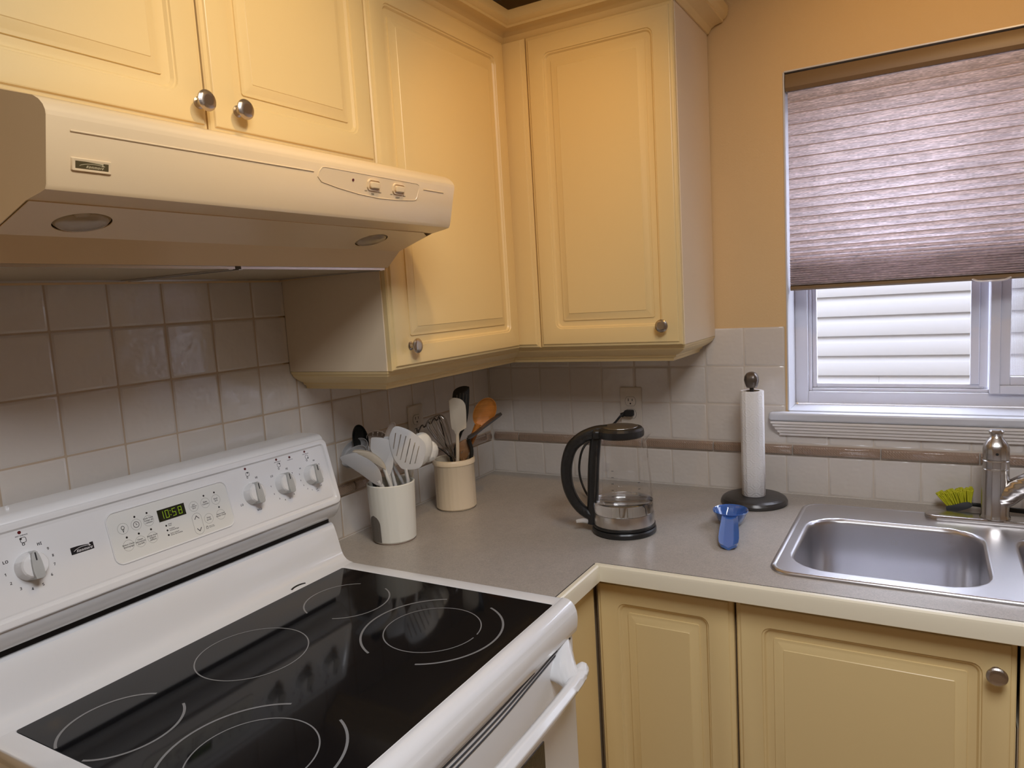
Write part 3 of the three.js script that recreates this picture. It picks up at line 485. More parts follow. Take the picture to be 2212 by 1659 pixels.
  const face = part('control_face', plateUV(new THREE.ShapeGeometry(polyShape(rrect(-PW / 2, PW / 2, py0, py0 + PH, 0.006, 6))), -PW / 2, PW / 2, py0, py0 + PH).translate(0, 0, -0.0013).applyMatrix4(F), phys(0.80, 0.80, 0.80, 0.25, { map: faceTex, clearcoat: 0.5, clearcoatRoughness: 0.1 }), range, 'printed control face with dial numbers');
  face.material.userData.boxUV = false;
  KX.forEach((x, i) => {
    const at = (g) => g.translate(x, KY, -0.0012).applyMatrix4(F);
    const k = part('knob', at(lathe([[0, 0], [0.0225, 0], [0.0222, 0.004], [0.0205, 0.010], [0.0195, 0.016], [0.0175, 0.0185], [0.012, 0.020], [0, 0.0205]], 48, 28).rotateX(Math.PI / 2)), M.white, range, i ? 'white burner dial' : 'leftmost white burner dial');
    part('grip', at(blade([[-0.0060, -0.0212], [0.0060, -0.0212], [0.0078, -0.010], [0.0072, 0.004], [0.0050, 0.016], [0.0018, 0.0212], [-0.0018, 0.0212], [-0.0050, 0.016], [-0.0072, 0.004], [-0.0078, -0.010]], 0.018).translate(0, 0, 0.0150)), M.knobGrip, k);
    part('pointer', at(box(-0.0009, 0.0009, -0.006, 0.006, -0.0005, 0.0004).rotateZ(0.0).translate(0.0, 0.0125, 0.0242)), M.ink, k);
    if (i !== 9) part('indicator_light', new THREE.CylinderGeometry(0.0024, 0.0024, 0.0012, 20).rotateX(Math.PI / 2).translate(x - 0.003, 0.1290 - (i === 1 ? 0.001 : 0), -0.001).applyMatrix4(F), M.red, face, 'dark red indicator');
  });
  part('indicator_light', new THREE.CylinderGeometry(0.0024, 0.0024, 0.0012, 20).rotateX(Math.PI / 2).translate(0.265, 0.1262, -0.001).applyMatrix4(F), M.red, face, 'dark red indicator');
  // keypad
  const kx0 = -0.1475, kx1 = 0.0925, ky0 = 0.030, ky1 = 0.1165, kw = kx1 - kx0, kh = ky1 - ky0;
  const kl = (i, z) => rrect(kx0 + i, kx1 - i, ky0 + i, ky1 - i, Math.max(0.003, 0.014 - i), 6).map(([x, y]) => [x, y, z]);
  part('keypad_rim', crease(quads([kl(-0.0026, -0.0013), kl(-0.0020, 0.0003), kl(-0.0005, 0.0004), kl(0.0006, -0.0010)], true, false, false).applyMatrix4(F), 25), M.white, range);
  const padTex = canvasTex(1536, Math.round(1536 * kh / kw), (c, w, h) => {
    c.fillStyle = '#fafaf7'; c.fillRect(0, 0, w, h);
    const k = w / kw, X = (x) => (x - kx0) * k, Y = (y) => h - (y - ky0) * k;
    c.textAlign = 'center'; c.textBaseline = 'middle';
    const ringAt = (x, y, r = 0.0093) => { c.strokeStyle = '#b9b9b4'; c.lineWidth = 0.0006 * k; c.beginPath(); c.arc(X(x), Y(y), r * k, 0, 7); c.stroke(); };
    const lines = (x, y, ls, mm = 3.7, al = 'center') => { c.fillStyle = '#2b2b2b'; c.textAlign = al; c.font = 'bold ' + mm * k / 1000 + 'px sans-serif'; ls.forEach((s, i) => c.fillText(s, X(x), Y(y + (ls.length - 1) * mm * 0.0005 * 1.05 - i * mm * 0.00105))); };
    const dot = (x, y, r = 0.0018) => { c.fillStyle = '#101010'; c.beginPath(); c.arc(X(x), Y(y), r * k, 0, 7); c.fill(); };
    const r1 = 0.0868, r2 = 0.0565;
    [[-0.123, r1], [-0.0987, r1], [-0.0754, r1], [-0.1208, r2], [-0.0988, r2], [-0.0761, r2], [0.0155, r1], [0.0407, r1], [0.0643, r1], [0.0395, r2], [0.0665, r2]].forEach(([x, y]) => ringAt(x, y));
    c.strokeStyle = '#3a3a3a'; c.lineWidth = 0.0009 * k; c.beginPath(); c.arc(X(-0.123), Y(r1 + 0.0015), 0.0028 * k, 0, 7); c.stroke(); c.beginPath(); c.moveTo(X(-0.1245), Y(r1 - 0.001)); c.lineTo(X(-0.1232), Y(r1 - 0.006)); c.lineTo(X(-0.1215), Y(r1 - 0.001)); c.stroke();
    c.beginPath(); c.arc(X(-0.0987), Y(r1), 0.005 * k, 0, 7); c.stroke(); c.beginPath(); c.moveTo(X(-0.0987), Y(r1 + 0.003)); c.lineTo(X(-0.0987), Y(r1)); c.lineTo(X(-0.0970), Y(r1 - 0.001)); c.stroke();
    lines(-0.0754, r1 + 0.001, ['Cook Time', 'Temps de', 'cuisson']); lines(-0.1208, r2, ['Select Clean', 'Nettoyage']); lines(-0.0988, r2, ['Timer', 'Minuterie', 'On/Off']); lines(-0.0761, r2, ['Delay Start', 'Départ', 'différé']);
    lines(0.0155, r1, ['Add', '1 Minute', 'Ajout'], 3.0); lines(0.0407, r1, ['Bake', 'Cuisson'], 3.8); lines(0.0643, r1, ['Broil', 'Gril'], 3.8); lines(0.0395, r2, ['Stop', 'Arrêt'], 4.0); lines(0.0665, r2, ['Warm Hold', 'Garder Chaud'], 3.3);
    [[-0.0985, 0.1005], [-0.0755, 0.1008], [-0.1205, 0.0705], [-0.0985, 0.0705], [-0.0755, 0.071], [0.041, 0.1005], [0.0645, 0.1008], [0.0668, 0.071]].forEach(([x, y]) => dot(x, y));
    [[0.0685, ['Oven', 'Four']], [0.0598, ['Preheat', 'Préchauffage']], [0.0512, ['Door Locked', 'Porte Verrouillée']]].forEach(([y, s], i) => { dot(-0.0465, y, 0.0017); lines(-0.0425, y, s, 2.9, 'left'); });
    c.strokeStyle = '#b9b9b4'; c.lineWidth = 0.0007 * k; c.beginPath(); c.roundRect(X(0.0055), Y(0.0735), 0.0195 * k, 0.040 * k, 0.0095 * k); c.stroke();
    c.strokeStyle = '#3a3a3a'; c.lineWidth = 0.0013 * k; c.beginPath(); c.moveTo(X(0.0105), Y(0.0625)); c.lineTo(X(0.0152), Y(0.0685)); c.lineTo(X(0.0200), Y(0.0625)); c.moveTo(X(0.0105), Y(0.0455)); c.lineTo(X(0.0152), Y(0.0395)); c.lineTo(X(0.0200), Y(0.0455)); c.stroke();
    c.lineWidth = 0.0006 * k; c.strokeRect(X(0.0295), Y(0.0425), 0.0038 * k, 0.0035 * k); c.beginPath(); c.arc(X(0.0314), Y(0.0428), 0.0014 * k, Math.PI, 0); c.stroke(); lines(0.0355, 0.0412, ['Oven Lock', 'Verrou four'], 2.2, 'left');
  });
  const pad = part('keypad', plateUV(new THREE.ShapeGeometry(polyShape(rrect(kx0, kx1, ky0, ky1, 0.0135, 6))), kx0, kx1, ky0, ky1).translate(0, 0, -0.0010).applyMatrix4(F), phys(0.80, 0.80, 0.78, 0.3, { map: padTex }), range, 'printed touch keypad'); pad.material.userData.boxUV = false;
  const dispTex = canvasTex(512, 192, (c, w, h) => {
    c.fillStyle = '#000000'; c.fillRect(0, 0, w, h); c.strokeStyle = '#b9e21c'; c.lineWidth = 9; c.lineCap = 'round';
    const seg = { 0: 'abcdef', 1: 'bc', 5: 'afgcd', 8: 'abcdefg' };
    const dig = (n, x) => { const L = { a: [0, 0, 1, 0], b: [1, 0, 1, 1], c: [1, 1, 1, 2], d: [0, 2, 1, 2], e: [0, 1, 0, 2], f: [0, 0, 0, 1], g: [0, 1, 1, 1] }; for (const s of seg[n]) { const [a, b, e, f] = L[s]; c.beginPath(); c.moveTo(x + a * 56, 38 + b * 58); c.lineTo(x + e * 56, 38 + f * 58); c.stroke(); } };
    dig(1, 40); dig(0, 142); dig(5, 272); dig(8, 388); c.fillStyle = '#b9e21c'; c.beginPath(); c.arc(236, 60, 8, 0, 7); c.fill(); c.beginPath(); c.arc(232, 128, 8, 0, 7); c.fill();
  });
  const dp = part('display', plateUV(new THREE.PlaneGeometry(0.0545, 0.0213).translate(-0.030, 0.0885, 0), -0.05725, -0.00275, 0.07785, 0.09915).translate(0, 0, -0.0004).applyMatrix4(F), phys(0.012, 0.016, 0.008, 0.2, { emissive: new THREE.Color(1, 1, 1), emissiveMap: dispTex, emissiveIntensity: 0.42 }), pad, 'dark clock display reading 10:58 in green digits'); dp.material.userData.boxUV = false;
  // badge
  const bt = canvasTex(512, 160, badgeDraw('#17171c', '#eceaea'));
  const bd = part('badge', plateUV(new THREE.PlaneGeometry(0.0365, 0.0115).translate(-0.1945, 0.0765, 0), -0.21275, -0.17625, 0.07075, 0.08225).translate(0, 0, -0.0009).applyMatrix4(F), std(0.9, 0.9, 0.9, 0.35, { map: bt }), face, 'dark Kenmore badge'); bd.material.userData.boxUV = false;
  // oven door, vent grooves, window, handle
  const FX = 0.7165;
  const door = part('oven_door', box(0.6905, FX, 0.205, 0.8545, SZR + 0.001, SZL - 0.001, 0.004), M.white, range);
  const groove = (pts) => sweep(pts.map(([y, z]) => [FX - 0.0004, y, z]), 0.0021, 8, 40);
  const sym = (l) => [...l, ...l.slice().reverse().map(([y, z]) => [y, 2 * SZC - z])];
  for (const g of [sym([[0.8495, 0.911], [0.838, 1.06], [0.829, 1.18]]), sym([[0.8510, 0.968], [0.8425, 1.10], [0.8375, 1.20]]), sym([[0.8522, 1.057], [0.8475, 1.17]])]) part('vent_groove', groove(g), M.nylonSlate, door, 'dark curved vent groove');
  part('oven_window', new RoundedBoxGeometry(0.003, 0.26, 0.472, 2, 0.0014).translate(FX + 0.0006, 0.584, SZC), phys(0.055, 0.042, 0.032, 0.15, { bumpMap: meshBump, bumpScale: 0.0003 }), door, 'brown tinted oven window');
  const bracket = (m) => { const rows = []; for (let j = 0; j <= 8; j++) { const t = j / 8, e = t * t * (3 - 2 * t), c = [FX - 0.001 + 0.048 * t, 0.834 - 0.024 * e, 0.962 + 0.022 * e], A = 0.045 - 0.024 * e, B = 0.0175 - 0.003 * e, row = []; for (let i = 0; i < 24; i++) { const a = 2 * Math.PI * i / 24, p = A * Math.cos(a), q = B * Math.sin(a), z = c[2] + 0.82 * p + 0.57 * q; row.push([c[0], c[1] - 0.57 * p + 0.82 * q, m ? 2 * SZC - z : z]); } rows.push(m ? row.reverse() : row); } return crease(quads(rows.map((r) => r.slice().reverse()), true, true, true), 60); };
  part('handle', merge(sweep([[FX + 0.0440, 0.8240, 0.949], [FX + 0.0465, 0.8150, 0.972], [FX + 0.0480, 0.8095, 1.02], [FX + 0.0488, 0.8070, 1.10], [FX + 0.0495, 0.8060, SZC], [FX + 0.0488, 0.8070, 1.448], [FX + 0.0480, 0.8095, 1.528], [FX + 0.0465, 0.8150, 1.576], [FX + 0.0440, 0.8240, 1.599]], (t) => { const e = Math.min(t, 1 - t); return e < 0.02 ? 0.0085 + 0.0055 * Math.sqrt(e / 0.02) : 0.0140; }, 18, 120, 0.85), bracket(false), bracket(true)), M.white, door, 'bowed white door handle');
  part('storage_drawer', box(0.6905, FX, 0.045, 0.198, SZR + 0.001, SZL - 0.001, 0.004), M.white, range);
}
// ================================================================ RANGE HOOD
const hood = thing('range_hood', 'almond range hood with two rocker switches mounted under the short cabinet', 'range hood');
{
  const Z0h = 0.8895, Z1h = 1.6505, ZC = (Z0h + Z1h) / 2;
  const bodyProf = [[0.002, 1.690], [0.440, 1.690], [0.440, 1.6465], [0.446, 1.6425], [0.478, 1.6475], [0.4865, 1.6495], [0.4900, 1.6545], [0.5062, 1.7245], [0.5060, 1.7290], [0.5030, 1.7352], [0.496, 1.7420], [0.486, 1.7475], [0.43, 1.7635], [0.35, 1.786], [0.33, 1.7945], [0.002, 1.7945]];
  part('hood_shell', extrudeZ(bodyProf, Z0h + 0.0015, Z1h - 0.0015, 26), M.almond, hood);
  const sideProf = [[0.002, 1.5735], [0.3255, 1.583], [0.3605, 1.6155], ...bodyProf.slice(3)];
  for (const z of [Z0h, Z1h - 0.0015]) part('side_panel', extrudeZ(sideProf, z, z + 0.0015, 26), M.almond, hood);
  part('back_plate', box(0.002, 0.004, 1.5735, 1.6895, Z0h + 0.002, Z1h - 0.002), M.almond, hood);
  // sloping light panel with two oval lamp openings
  const a = [0.4478, 1.6428], b = [0.3605, 1.6152], L = Math.hypot(a[0] - b[0], a[1] - b[1]), sx = (b[0] - a[0]) / L, sy = (b[1] - a[1]) / L;
  const pz0 = Z0h + 0.002, pz1 = Z1h - 0.002, sh = polyShape([[0, pz0 + 0.030], [0.014, pz0 + 0.003], [L, pz0], [L, pz1], [0, pz1]]);
  const LZ = [1.0255, 1.5655], lamp = [L * 0.52, 0.0275, 0.034];
  for (const z of LZ) { const p = new THREE.Path(); p.absellipse(lamp[0], z, lamp[1] + 0.001, lamp[2] + 0.001, 0, 2 * Math.PI, true); sh.holes.push(p); }
  const PM = new THREE.Matrix4().makeBasis(V3(sx, sy, 0), V3(0, 0, 1), V3(sy, -sx, 0)).setPosition(a[0], a[1], 0);
  const panel = part('light_panel', crease(new THREE.ExtrudeGeometry(sh, { depth: 0.0012, bevelEnabled: false, curveSegments: 40 }).translate(0, 0, -0.0012).applyMatrix4(PM), 30), M.almond, hood, 'sloping panel with two oval lamps');
  part('inner_lip', extrudeZ([[0.3605, 1.6152], [0.3270, 1.5830], [0.3255, 1.5835], [0.3590, 1.6165]].reverse(), pz0, pz1), M.almond, hood);
  for (const z of LZ) {
    const c = [a[0] + sx * lamp[0], a[1] + sy * lamp[0]];
    const dome = new THREE.SphereGeometry(1, 28, 12, 0, Math.PI * 2, 0, Math.PI / 2).scale(lamp[1], 0.026, lamp[2]);
    const rec = part('lamp_recess', dome.rotateZ(Math.atan2(sy, sx) + Math.PI).translate(c[0], c[1] + 0.001, z), phys(0.62, 0.52, 0.36, 0.35, { side: THREE.DoubleSide }), panel);
    part('lamp_lens', new THREE.SphereGeometry(1, 24, 10, 0, Math.PI * 2, Math.PI / 2, Math.PI / 2).scale(lamp[1] - 0.002, 0.007, lamp[2] - 0.002).rotateZ(Math.atan2(sy, sx) + Math.PI).translate(c[0], c[1] - 0.0004, z), M.lens, rec);
    part('bulb', lathe([[0, 0], [0.010, 0.001], [0.013, 0.006], [0.011, 0.012], [0.006, 0.015], [0, 0.0155]], 20).rotateX(Math.PI).translate(c[0], c[1] + 0.021, z), M.lens, rec);
  }
  part('filter_tray', merge(box(0.006, 0.324, 1.5855, 1.5895, Z0h + 0.003, Z1h - 0.003)), M.filter, hood);
  for (const [z0, z1] of [[Z0h + 0.006, ZC - 0.006], [ZC + 0.006, Z1h - 0.006]]) {
    const f = part('grease_filter', box(0.020, 0.316, 1.5800, 1.5850, z0 + 0.008, z1 - 0.008), M.filter, hood, 'metal mesh grease filter');
    part('filter_frame', merge(box(0.010, 0.020, 1.5770, 1.5852, z0, z1), box(0.316, 0.322, 1.5785, 1.5852, z0, z1), box(0.020, 0.316, 1.5775, 1.5852, z0, z0 + 0.008), box(0.020, 0.316, 1.5775, 1.5852, z1 - 0.008, z1)), M.bandSteel, f);
  }
  // front face details
  const tl = Math.hypot(0.0162, 0.07), F = new THREE.Matrix4().makeBasis(V3(0, 0, -1), V3(0.0162 / tl, 0.07 / tl, 0), V3(0.07 / tl, -0.0162 / tl, 0)).setPosition(0.4900, 1.6545, ZC);
  const X = (z) => ZC - z;
  for (const [p, q] of [[1.6255, 1.264], [0.988, 0.925]]) part('crease_line', sweep([[X(p), 0.0590, 0], [X(q), 0.0590, 0]], 0.0013, 6, 4).applyMatrix4(F), M.almond, hood);
  const pl = [[X(1.2535), 0.052], [X(1.2515), 0.0605], [X(1.2460), 0.0665], [X(1.2405), 0.0675], [X(1.010), 0.0665], [X(1.004), 0.0645], [X(1.002), 0.060], [X(1.0055), 0.044], [X(1.0085), 0.0395], [X(1.0145), 0.0375], [X(1.06), 0.0345], [X(1.11), 0.0338], [X(1.16), 0.0358], [X(1.21), 0.0405], [X(1.245), 0.0455]].reverse();
  const cx = pl.reduce((s, p) => s + p[0], 0) / pl.length, cy = pl.reduce((s, p) => s + p[1], 0) / pl.length;
  const off = (d, z) => pl.map(([x, y]) => { const l = Math.hypot((x - cx) * 0.35, y - cy); return [x + d * (x - cx) * 0.35 / l, y + d * (y - cy) / l, z]; });
  part('switch_plate', crease(quads([off(0.0022, -0.0002), off(0.0016, 0.0010), off(0.0006, 0.0010), off(0, 0.0004)], true, false, true).applyMatrix4(F), 25), M.almond, hood, 'inset switch plate');
  const plate = hood.children[hood.children.length - 1];
  for (const z of [1.1267, 1.0605]) {
    const bz = part('switch_bezel', crease(quads([[0, 0.0003], [0.0005, 0.0028], [0.0020, 0.0030], [0.0028, 0.0012]].map(([i, q]) => rrect(-0.0165 + i, 0.0165 - i, -0.0095 + i, 0.0095 - i, 0.0075 - i * 0.7, 6).map(([x, y]) => [x + X(z), y + 0.0525, q])), true, false, true).applyMatrix4(F), 30), M.almond, plate);
    part('rocker', crease(quads([[0, 0.0012], [0.0002, 0.0052], [0.0012, 0.0062], [0.0026, 0.0066]].map(([i, q]) => rrect(-0.0118 + i, 0.0118 - i, -0.0056 + i, 0.0056 - i, 0.0046 - i * 0.6, 6).map(([x, y]) => [x + X(z), y + 0.0525, q + (x > 0 ? 0.0008 : 0)])), true, false, true).applyMatrix4(F), 35), M.almond, plate);
  }
  part('indicator_light', new THREE.CylinderGeometry(0.0022, 0.0022, 0.001, 18).rotateX(Math.PI / 2).translate(X(1.177), 0.0556, 0.0008).applyMatrix4(F), M.red, plate);
  const lt = canvasTex(1024, 96, (c, w, h) => { c.clearRect(0, 0, w, h); c.fillStyle = '#2c2418'; c.textAlign = 'center'; c.textBaseline = 'middle'; const k = w / 0.13, q = (x) => (x - X(1.155)) * k; const t = (s, x, y, f) => { c.font = 'bold ' + f + 'px sans-serif'; c.fillText(s, q(x), y); }; t('LOW', X(1.1267) - 0.018, 30, 22); t('HIGH', X(1.1267) + 0.018, 30, 22); t('FAN', X(1.1267), 60, 30); t('LOW', X(1.0605) - 0.018, 30, 22); t('HIGH', X(1.0605) + 0.018, 30, 22); t('LIGHT', X(1.0605), 60, 30); });
  const lg = new THREE.PlaneGeometry(0.13, 0.0122); lg.userData.keepUV = true;
  const lm = std(1, 1, 1, 0.5, { map: lt, transparent: true }); lm.userData.boxUV = false;
  part('switch_lettering', lg.translate(X(1.155) + 0.065, 0.0395, 0.0007).applyMatrix4(F), lm, plate);
  const bx = [X(1.6250), X(1.5790)], by = [0.0172, 0.0318];
  const bp = part('badge', crease(quads([[0, 0], [0.0008, 0.0022], [0.002, 0.0024], [0.0034, 0.0018]].map(([i, z]) => rrect(bx[0] + i, bx[1] - i, by[0] + i, by[1] - i, 0.0012, 3).map(([x, y]) => [x, y, z])), true, false, true).applyMatrix4(F), 25), M.almond, hood, 'badge with almond border');
  const bm = std(0.75, 0.70, 0.6, 0.35, { map: canvasTex(512, 120, badgeDraw('#6b5f42', '#efe2bd')), metalness: 0.2 }); bm.userData.boxUV = false;
  const bgm = new THREE.PlaneGeometry(0.0375, 0.0078); bgm.userData.keepUV = true;
  part('badge_print', bgm.translate((bx[0] + bx[1]) / 2, (by[0] + by[1]) / 2, 0.0021).applyMatrix4(F), bm, bp, 'Kenmore badge print');
}
// ================================================================ WINDOW SHADE
const shade = thing('window_shade', 'mauve pleated cellular shade with brown rails hanging in the window', 'blind', [0, 0, -0.03]);
{
  const x0 = WX0 + 0.007, x1 = WX1 - 0.007;
  part('head_rail', extrudeX([[-0.022, 2.0035], [0.020, 2.0035], [0.026, 2.012], [0.026, 2.030], [0.020, 2.0475], [-0.022, 2.0475]], WX0 + 0.002, WX1 - 0.002), M.shadeRail, shade, 'brown head rail');
  const ys = [2.0035]; let y = 2.0035;
  for (const st of [0.0285, 0.0285, 0.0285, 0.0285, 0.0285, 0.0280, 0.0280, 0.0275, 0.0270, 0.0265, 0.0250, 0.0235, 0.0220, 0.0220, 0.0200, 0.0180, 0.0145, 0.0120, 0.0095, 0.0080, 0.0070]) { y -= st; ys.push(y); }
  while (y - 0.0058 > 1.4955) { y -= 0.0058; ys.push(y); } ys.push(1.4935);
  const front = [], back = [];
  ys.forEach((yy, i) => { front.push([yy, 0.0125]); back.push([yy, -0.0125]); if (i + 1 < ys.length) { const h = yy - ys[i + 1], d = 0.0040 + 0.0065 * cl(1 - h / 0.028); front.push([(yy + ys[i + 1]) / 2, 0.0125 + d]); back.push([(yy + ys[i + 1]) / 2, -0.0125 - d]); } });
  const strip = (pr, s) => { const rows = [x0, x1].map((x) => pr.map(([q, z]) => [x, q, z])); return crease(quads(s ? rows : rows.slice().reverse(), false), 12); };
  const g = merge(strip(front, true)); 
  { const p = g.attributes.position, uv = new Float32Array(p.count * 2); for (let i = 0; i < p.count; i++) { uv[2 * i] = p.getX(i); uv[2 * i + 1] = p.getY(i); } g.setAttribute('uv', new THREE.BufferAttribute(uv, 2)); g.userData.keepUV = true; }
  part('pleated_fabric', g, M.shade, shade, 'pleated mauve fabric');
  part('glue_line', merge(ys.slice(1, -1).map((yy) => box(x0, x1, yy - 0.0009, yy + 0.0009, 0.0105, 0.0136))), M.shadeSeam, shade, 'darker glued seams between the pleats');
  part('bottom_rail', extrudeX([[-0.016, 1.4795], [0.014, 1.4795], [0.0185, 1.4835], [0.0185, 1.4905], [0.014, 1.4935], [-0.016, 1.4935]], x0, x1), M.shadeRail, shade, 'brown bottom rail');
  part('pull_tab', sweep([[1.402, 1.4835, 0.0175], [1.413, 1.4785, 0.025], [1.440, 1.4775, 0.028], [1.466, 1.4785, 0.025], [1.478, 1.4835, 0.0175]], 0.0024, 8, 24, 1.8), M.clear, shade, 'clear plastic pull tab');
}
// ================================================================ THINGS ON THE WORKTOP
const facing = (x, z) => Math.atan2(1.31255 - x, 2.09797 - z);   // turn of a thing whose front looks into the room
// electric kettle: its handle points to local -x
{
  const kx = 0.655, kz = 0.455, turn = facing(kx, kz);
  const kb = thing('kettle_base', 'round black power base under the glass kettle with a cord to the wall socket', 'kettle base', [kx, H, kz]); kb.rotation.y = turn;
  part('base_disc', lathe([[0, 0.0005], [0.076, 0.0005], [0.079, 0.003], [0.0792, 0.011], [0.077, 0.0145], [0.071, 0.0155], [0, 0.0155]].map(([r, y]) => [r, y]), 64, 30), M.plasticBlack, kb);
  const loc = ([x, y, z]) => { const dx = x - kx, dz = z - kz, c = Math.cos(-turn), s = Math.sin(-turn); return [dx * c + dz * s, y - H, -dx * s + dz * c]; };
  part('power_cord', sweep([[0.498, 1.1335, 0.0225], [0.488, 1.126, 0.026], [0.478, 1.108, 0.055], [0.462, 1.090, 0.13], [0.440, 1.062, 0.205], [0.4225, 1.012, 0.203], [0.421, 0.972, 0.2], [0.436, 0.936, 0.206], [0.480, 0.919, 0.255], [0.535, 0.9185, 0.33], [0.590, 0.9205, 0.402]].map(loc), 0.0034, 10, 80), M.rubberBlack, kb, 'black power cord');
  part('plug', merge(new RoundedBoxGeometry(0.027, 0.019, 0.022, 3, 0.004).translate(...[0, 0, 0]), new THREE.CylinderGeometry(0.0075, 0.005, 0.018, 16).rotateZ(Math.PI / 2 + 0.5).translate(-0.0165, -0.003, 0.0)).rotateY(-turn).translate(...loc([0.512, 1.1335, 0.0185])), M.rubberBlack, kb, 'black plug in the lower socket');
  const k = thing('electric_kettle', 'glass electric kettle with black handle and lid, a little water at the bottom', 'kettle', [kx, H + 0.0157, kz]); k.rotation.y = turn;
  const gp = [[0.0735, 0.036], [0.0745, 0.042], [0.0746, 0.060], [0.0738, 0.085], [0.0720, 0.115], [0.0695, 0.145], [0.0660, 0.180], [0.0625, 0.205], [0.0595, 0.2215], [0.0590, 0.226]];
  part('foot_ring', lathe([[0, 0.0006], [0.0765, 0.0006], [0.0775, 0.0020], [0.0772, 0.0072], [0.0752, 0.0082], [0, 0.0082]], 64, 30), M.plasticBlack, k);
  part('steel_band', lathe([[0, 0.0083], [0.0745, 0.0083], [0.0753, 0.0090], [0.0752, 0.034], [0.0745, 0.0362], [0.072, 0.0362], [0.072, 0.030], [0, 0.030]], 64, 30), M.bandSteel, k);
  const gl = part('glass_body', lathe(gp, 64, 60), M.glass, k, 'clear glass jug');
  const sp = []; for (let i = 0; i <= 10; i++) { const a = -0.42 + 0.84 * i / 10, e = Math.cos(a / 0.42 * Math.PI / 2); sp.push([[(0.0608 - 0.0005) * Math.cos(a), 0.209, 0.0608 * Math.sin(a)], [(0.0600 + 0.010 * e) * Math.cos(a), 0.222, (0.0600 + 0.006 * e) * Math.sin(a)], [(0.0600 + 0.017 * e) * Math.cos(a), 0.2285, (0.0600 + 0.010 * e) * Math.sin(a)]]); }
  part('spout', crease(quads(sp, false), 60), M.glass, gl);
  const scale = []; for (let i = 0; i < 6; i++) for (const [a, n] of [[1.95, 0], [1.05, 1]]) { if (n && (i > 3)) continue; const y = 0.075 + i * 0.0155, r = 0.0753 - 0.0001 * i - (y - 0.06) * 0.052; scale.push(box(-0.003, 0.003, -0.0005, 0.0005, -0.0002, 0.0002).translate(0.004, 0, 0).rotateY(Math.PI / 2 - a).translate(r * Math.cos(a), y, r * Math.sin(a))); }
  scale.forEach((g) => part('fill_mark', g, M.ink, gl));
  part('water', lathe([[0, 0.0365], [0.0722, 0.0365], [0.0733, 0.045], [0.0733, 0.0635], [0.0722, 0.0640], [0, 0.0636]], 64, 30), M.water, k, 'clear water');
  part('lid', lathe([[0, 0.2225], [0.054, 0.2225], [0.0575, 0.2255], [0.0585, 0.232], [0.0575, 0.240], [0.053, 0.2455], [0.046, 0.2475], [0, 0.2475]], 64, 30), M.plasticBlack, k);
  part('lid_disc', lathe([[0, 0.2500], [0.038, 0.2495], [0.0435, 0.2485], [0.0440, 0.2476], [0, 0.2476]], 48, 30), std(0.33, 0.32, 0.30, 0.35, { metalness: 1 }), k, 'brushed steel disc on the lid');
  part('handle', merge(
    sweep([[-0.030, 0.2375, 0], [-0.060, 0.2350, 0], [-0.090, 0.2240, 0], [-0.118, 0.2020, 0], [-0.1325, 0.168, 0], [-0.1370, 0.130, 0], [-0.1320, 0.092, 0], [-0.1180, 0.060, 0], [-0.098, 0.036, 0], [-0.076, 0.022, 0]], (t) => 0.0168 - 0.0030 * t, 18, 60, 0.95, [0, 0, 1]),
    sweep([[-0.0585, 0.2300, 0], [-0.0640, 0.190, 0], [-0.0690, 0.145, 0], [-0.0725, 0.090, 0], [-0.0755, 0.040, 0], [-0.0775, 0.004, 0]], (t) => 0.0145, 16, 30, 0.98, [0, 0, 1]),
    sweep([[-0.050, 0.2415, 0], [-0.075, 0.2395, 0], [-0.102, 0.2270, 0], [-0.122, 0.2085, 0], [-0.129, 0.196, 0]], (t) => 0.0115, 14, 24, 0.6, [0, 0, 1])), M.plasticBlack, k, 'black curved handle');
  part('hinge_cover', box(-0.068, -0.030, 0.220, 0.2445, -0.026, 0.026, 0.009), M.plasticBlack, k);
  part('switch_lever', merge(sweep([[-0.083, 0.0100, 0.004], [-0.100, 0.0125, 0.004], [-0.118, 0.0105, 0.004]], (t) => 0.0052 - 0.0022 * t, 10, 14, 1.5)), M.clear, k, 'translucent switch lever');
}
// sockets
function outlet(label, m) {
  const o = thing('wall_outlet', label, 'outlet');
  part('cover_plate', crease(quads([[0, 0], [0.0004, 0.003], [0.003, 0.0058], [0.0045, 0.0060]].map(([i, z]) => rrect(-0.035 + i, 0.035 - i, -0.0635 + i, 0.0635 - i, 0.004, 4).map(([x, y]) => [x, y, z])), true, false, true), 25), M.plate, o);
  for (const y of [0.0195, -0.0195]) {
    const pts = []; for (let i = 0; i <= 40; i++) { const a = 2 * Math.PI * i / 40; pts.push([0.0172 * Math.cos(a), Math.max(-0.0138, Math.min(0.0138, 0.0172 * Math.sin(a)))]); } pts.pop();
    const r = part('receptacle', crease(new THREE.ExtrudeGeometry(polyShape(pts), { depth: 0.0008, bevelEnabled: true, bevelThickness: 0.0005, bevelSize: 0.0005, bevelOffset: -0.0005, bevelSegments: 1 }).translate(0, y, 0.006), 30), M.plate, o);
    part('slot', merge(box(-0.0075, -0.0053, y + 0.0005, y + 0.0088, 0.0072, 0.0075), box(0.0053, 0.0073, y + 0.0012, y + 0.0082, 0.0072, 0.0075), new THREE.CylinderGeometry(0.0025, 0.0025, 0.0003, 16).rotateX(Math.PI / 2).translate(0, y - 0.0068, 0.00735)), M.dark, r);
    part('groove', (() => { const rows = [0.0180, 0.0173].map((rr) => pts.map(([x, yy]) => [x * rr / 0.0172, yy * rr / 0.0172 + y, 0.0061])); return quads(rows, true); })(), M.dark, r);
  }
  part('screw', lathe([[0, 0.0012], [0.0022, 0.0010], [0.003, 0]], 16).rotateX(Math.PI / 2).translate(0, 0, 0.006), M.plate, o);
  return o;
}
